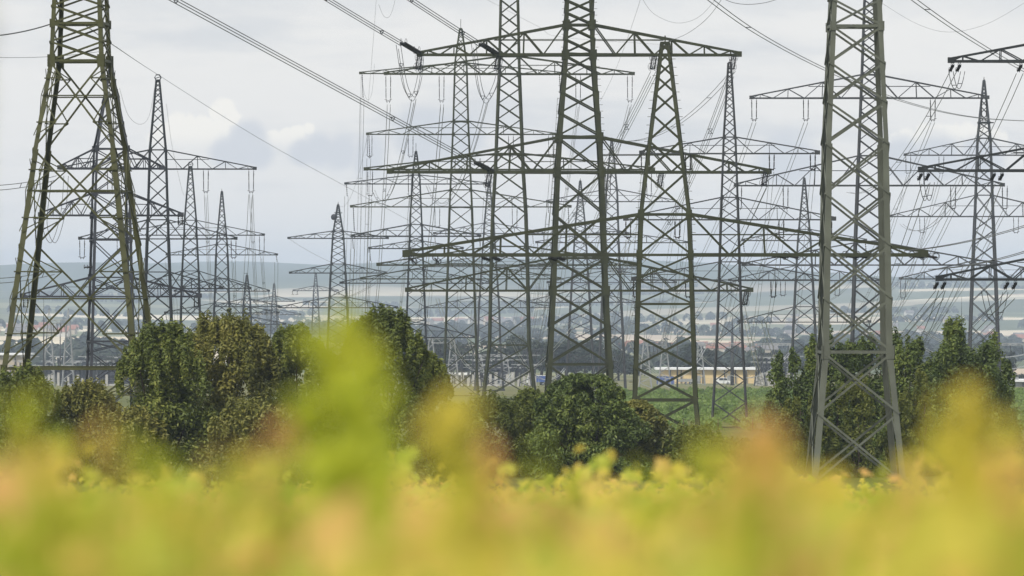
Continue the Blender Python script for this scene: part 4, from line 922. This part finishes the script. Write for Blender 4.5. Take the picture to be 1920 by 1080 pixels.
def shoot(label, px, top, d, mat, seed, wid=60, base=None, n=26, t0=.3):
    d *= 1.3
    rng = random.Random(seed); s = d/F; x = (px-960)*s; zt = -(top-540)*s; zb = -(1040-540)*s-.1; root = empty('vine_shoot', (x, d, zb)); tag(root, label, 'vine shoot', 'blurred vine shoots')
    h = zt-zb; lean = rng.uniform(-.9, .9)*wid*s; st = MB(); pts = [Vector((lean*(t/4)**2, 0, h*.97*t/4)) for t in range(5)]; st.tube(pts, .005, 6, .002); st.build('stem', M['vine_green'], root, True)
    mb = MB()
    for i in range(n):
        t = t0+(1-t0)*(i+.6)/n; p = Vector((lean*t*t, 0, h*t)); az = rng.random()*6.283; q = wid*s*(1.35-.75*t)*rng.uniform(.1, 1); o = Vector((math.cos(az)*q, math.sin(az)*q*.8, 0))
        vine_leaf(mb, p+o, (rng.uniform(-.7, .7), -1, rng.uniform(-.1, .9)), (wid*s*1.15)*(1.05-.3*t), rng)
    mb.build('foliage', M[mat], root)
shoot('tallest yellow green vine shoot in front of the rounded bush', 668, 590, 6.0, 'vine_green', 1, 105, n=32)
shoot('green vine shoot leaning beside the tallest shoot', 625, 655, 6.6, 'vine_green', 2, 80)
shoot('green vine shoot low on the shadow side of the tallest shoot', 705, 760, 6.4, 'vine_green', 3, 80)
shoot('yellow vine shoot standing before the open field', 872, 740, 5.2, 'vine_yellow', 4, 80, n=30)
shoot('amber vine shoot beside the yellow one before the open field', 905, 830, 5.6, 'vine_orange', 5, 60)
shoot('pinkish orange vine shoot before the dark clump', 505, 790, 5.8, 'vine_orange', 6, 48)
shoot('short bright yellow vine shoot below the dark clump', 478, 845, 6.4, 'vine_yellow', 7, 50)
shoot('pale yellow vine shoot near the picture edge', 120, 830, 5.5, 'vine_yellow', 8, 75)
shoot('faint amber vine shoot between edge and dark clump', 205, 790, 5.0, 'vine_orange', 9, 55, n=16)
shoot('orange yellow vine shoot below the vineyard rows', 1420, 795, 5.0, 'vine_orange', 10, 90, n=28)
shoot('yellow vine shoot left of the pale pylon foot', 1470, 830, 5.6, 'vine_yellow', 11, 66)
shoot('bright yellow vine shoot over the pale pylon foot', 1545, 885, 6.2, 'vine_yellow', 12, 66)
shoot('tall lemon yellow vine shoot near the largest evergreen', 1855, 730, 5.6, 'vine_yellow', 13, 95, n=30)
shoot('yellow green vine shoot leaning from the lemon yellow one', 1818, 800, 5.8, 'vine_yellow', 14, 66)
shoot('olive green vine shoot at the dark hedge corner', 10, 745, 5.5, 'vine_green', 15, 55)
shoot('amber vine shoot at the corner by the largest evergreen', 1905, 850, 5.2, 'vine_orange', 16, 60)
shoot('short green vine shoot right of the drooping dome', 1265, 895, 17, 'vine_green', 17, 26)
shoot('short green vine shoot under the drooping dome', 1085, 885, 15, 'vine_green', 18, 26)

shoot('dark vine tip hanging blurred at the upper picture edge', -62, -80, 3.6, 'vine_dark', 19, 42, n=12, t0=.78)
rg = random.Random(21)
for k in range(50):
    px = rg.uniform(-40, 1960); top = rg.choice((rg.uniform(800, 860), rg.uniform(850, 920), rg.uniform(880, 960), rg.uniform(900, 980)))
    if 1480 < px < 1740: top = max(top, 905)
    shoot('short blurred vine tip standing out of the blurred vine leaves', px, top, rg.uniform(3.2, 7.5), rg.choice(('vine_green', 'vine_green', 'vine_yellow', 'vine_orange')), 50+k, rg.uniform(45, 85), n=rg.randint(5, 12))

# ------------------------------------------------------------------ air
def haze():
    m, nt, out = mat_new('haze_air'); v = N(nt, 'ShaderNodeVolumePrincipled'); v.inputs['Color'].default_value = (.70, .83, 1.0, 1); v.inputs['Density'].default_value = HAZE; v.inputs['Anisotropy'].default_value = -.25
    nt.links.new(v.outputs[0], out.inputs['Volume'])
    mb = MB(); mb.hexa([(-5000, -120, -75), (5000, -120, -75), (5000, 18000, -75), (-5000, 18000, -75), (-5000, -120, 95), (5000, -120, 95), (5000, 18000, 95), (-5000, 18000, 95)])
    tag(mb.build('haze', m), kind='stuff')
HAZE = 8e-5
haze()

# ------------------------------------------------------------------ sky, sun
def world():
    w = bpy.data.worlds.new('World'); scene.world = w; w.use_nodes = True; nt = w.node_tree; nt.nodes.clear(); L = nt.links.new
    out = N(nt, 'ShaderNodeOutputWorld'); bg = N(nt, 'ShaderNodeBackground'); bg.inputs['Strength'].default_value = .1
    sky = N(nt, 'ShaderNodeTexSky', sky_type='NISHITA'); sky.sun_disc = False; sky.sun_elevation = SUN_EL; sky.sun_rotation = SUN_ROT; sky.air_density = 1.2; sky.dust_density = 2.0
    tc = N(nt, 'ShaderNodeTexCoord'); vec = tc.outputs['Generated']
    def math_(op, a, b=None):
        n = N(nt, 'ShaderNodeMath', operation=op)
        for i, v in enumerate((a, b)):
            if v is None: continue
            if isinstance(v, (int, float)): n.inputs[i].default_value = v
            else: L(v, n.inputs[i])
        return n.outputs[0]
    def noise(scale, det, zs=1.0, off=0, rough=.55):
        mp = N(nt, 'ShaderNodeMapping'); mp.inputs['Scale'].default_value = (1, 1, zs); mp.inputs['Location'].default_value = (off, off*.7, off*.3); L(vec, mp.inputs['Vector'])
        n = N(nt, 'ShaderNodeTexNoise'); n.inputs['Scale'].default_value = scale; n.inputs['Detail'].default_value = det; n.inputs['Roughness'].default_value = rough; L(mp.outputs[0], n.inputs['Vector']); return n.outputs['Fac']
    def mix(f, a, b):
        x = N(nt, 'ShaderNodeMix', data_type='RGBA')
        if isinstance(f, float): x.inputs[0].default_value = f
        else: L(f, x.inputs[0])
        for i, v in ((6, a), (7, b)):
            if isinstance(v, tuple): x.inputs[i].default_value = (*v, 1)
            else: L(v, x.inputs[i])
        return x.outputs[2]
    def smooth(v, a, b):
        r = N(nt, 'ShaderNodeMapRange', interpolation_type='SMOOTHSTEP'); r.inputs[1].default_value = a; r.inputs[2].default_value = b; L(v, r.inputs[0]); return r.outputs[0]
    GREY, WHITE, PUFF, BODY = (5.45, 5.6, 5.8), (6.6, 6.55, 6.45), (7.5, 7.3, 6.85), (4.95, 5.2, 5.65)
    sheet = smooth(noise(20, 7, 5.5, 3.1), .33, .52)
    c = mix(sheet, GREY, WHITE)
    wisp = smooth(noise(42, 8, 6.0, 1.7), .50, .72); c = mix(math_('MULTIPLY', wisp, .4), c, (5.5, 5.6, 5.8))
    sp = N(nt, 'ShaderNodeSeparateXYZ'); L(vec, sp.inputs[0])
    ax = math_('DIVIDE', sp.outputs[0], math_('MAXIMUM', sp.outputs[1], .2)); az = math_('DIVIDE', sp.outputs[2], math_('MAXIMUM', sp.outputs[1], .2))
    nz = noise(330, 9, 1.0, 5.0, .6); nb = noise(70, 7, 2.0, 8.0)
    cb = N(nt, 'ShaderNodeCombineXYZ'); L(ax, cb.inputs[0]); L(az, cb.inputs[1])
    def puffs(circles, amp, n_, a, b):
        e = None
        for (px, py, r) in circles:
            v = N(nt, 'ShaderNodeVectorMath', operation='DISTANCE'); L(cb.outputs[0], v.inputs[0]); v.inputs[1].default_value = ((px-960)/F, -(py-540)/F, 0)
            q = math_('DIVIDE', v.outputs['Value'], r/F); e = q if e is None else math_('MINIMUM', e, q)
        return smooth(math_('ADD', e, math_('MULTIPLY', math_('SUBTRACT', n_, .5), amp)), a, b)
    # lit cumulus heads; their bases melt into grey-blue bodies
    heads = [(312, 248, 22), (332, 236, 24), (358, 240, 24), (384, 232, 22), (404, 212, 20), (424, 202, 18), (436, 222, 20), (410, 240, 26), (350, 258, 30), (380, 256, 26), (300, 262, 24),
             (492, 266, 16), (512, 259, 16), (536, 256, 16), (560, 248, 15), (580, 241, 12), (545, 262, 16)]
    far_heads = [(1678, 268, 22), (1702, 258, 24), (1730, 252, 22), (1758, 254, 20), (1786, 250, 22), (1815, 246, 20), (1840, 250, 22), (1870, 262, 22), (1720, 272, 30), (1780, 272, 30)]
    for circ, k_, base in ((heads, .95, 272), (far_heads, .9, 272)):
        m_ = math_('MULTIPLY', puffs(circ, 1.8, nz, 1.12, .66), smooth(az, (540-base-14)/F, (540-base+24)/F)); c = mix(math_('MULTIPLY', m_, k_), c, PUFF)
    bodies = [(462, 262, 34), (450, 285, 40), (420, 290, 36), (480, 290, 30), (600, 278, 34), (640, 285, 38), (570, 285, 26), (690, 292, 40), (1690, 302, 40), (1760, 300, 46), (1840, 298, 42), (1480, 300, 60), (1100, 262, 40), (800, 262, 60), (860, 270, 50)]
    c = mix(math_('MULTIPLY', puffs(bodies, 1.6, nb, 1.35, .55), .85), c, BODY)
    top = smooth(math_('ADD', az, math_('MULTIPLY', math_('SUBTRACT', nb, .5), .012)), .0405, .0465); c = mix(math_('MULTIPLY', top, .7), c, GREY)
    low = smooth(az, .006, -.002); c = mix(math_('MULTIPLY', low, .35), c, (5.4, 5.75, 6.3))
    cover = math_('ADD', math_('MULTIPLY', sheet, .0), .93)
    f = mix(cover, sky.outputs[0], c); L(f, bg.inputs['Color']); L(bg.outputs[0], out.inputs[0])
SUN_EL = math.radians(48); SUN_AZ = math.radians(-35)   # sun behind the camera, to its left
SUN_ROT = math.pi+math.radians(35)
world()
sd = bpy.data.lights.new('sun', 'SUN'); sd.energy = 2.6; sd.angle = math.radians(7); sd.color = (1, .95, .86)
so = link('sun', sd); dirv = Vector((math.sin(math.radians(35))*math.cos(SUN_EL), math.cos(math.radians(35))*math.cos(SUN_EL), -math.sin(SUN_EL)))
so.rotation_euler = dirv.to_track_quat('-Z', 'Y').to_euler()

# ------------------------------------------------------------------ camera
cd = bpy.data.cameras.new('camera'); cam = link('camera', cd); cam.rotation_euler = (math.pi/2, 0, 0)
cd.sensor_width = 36; cd.lens = 36*F/1920; cd.clip_start = .5; cd.clip_end = 60000
cd.dof.use_dof = True; cd.dof.focus_distance = 520; cd.dof.aperture_fstop = 225/48.0
scene.camera = cam
scene.view_settings.view_transform = 'Standard'; scene.view_settings.look = 'None'; scene.view_settings.exposure = .46; scene.view_settings.gamma = 1
try:
    scene.cycles.use_denoising = True; scene.cycles.volume_bounces = 0; scene.cycles.max_bounces = 6; scene.cycles.diffuse_bounces = 3; scene.cycles.transmission_bounces = 3
except Exception: pass
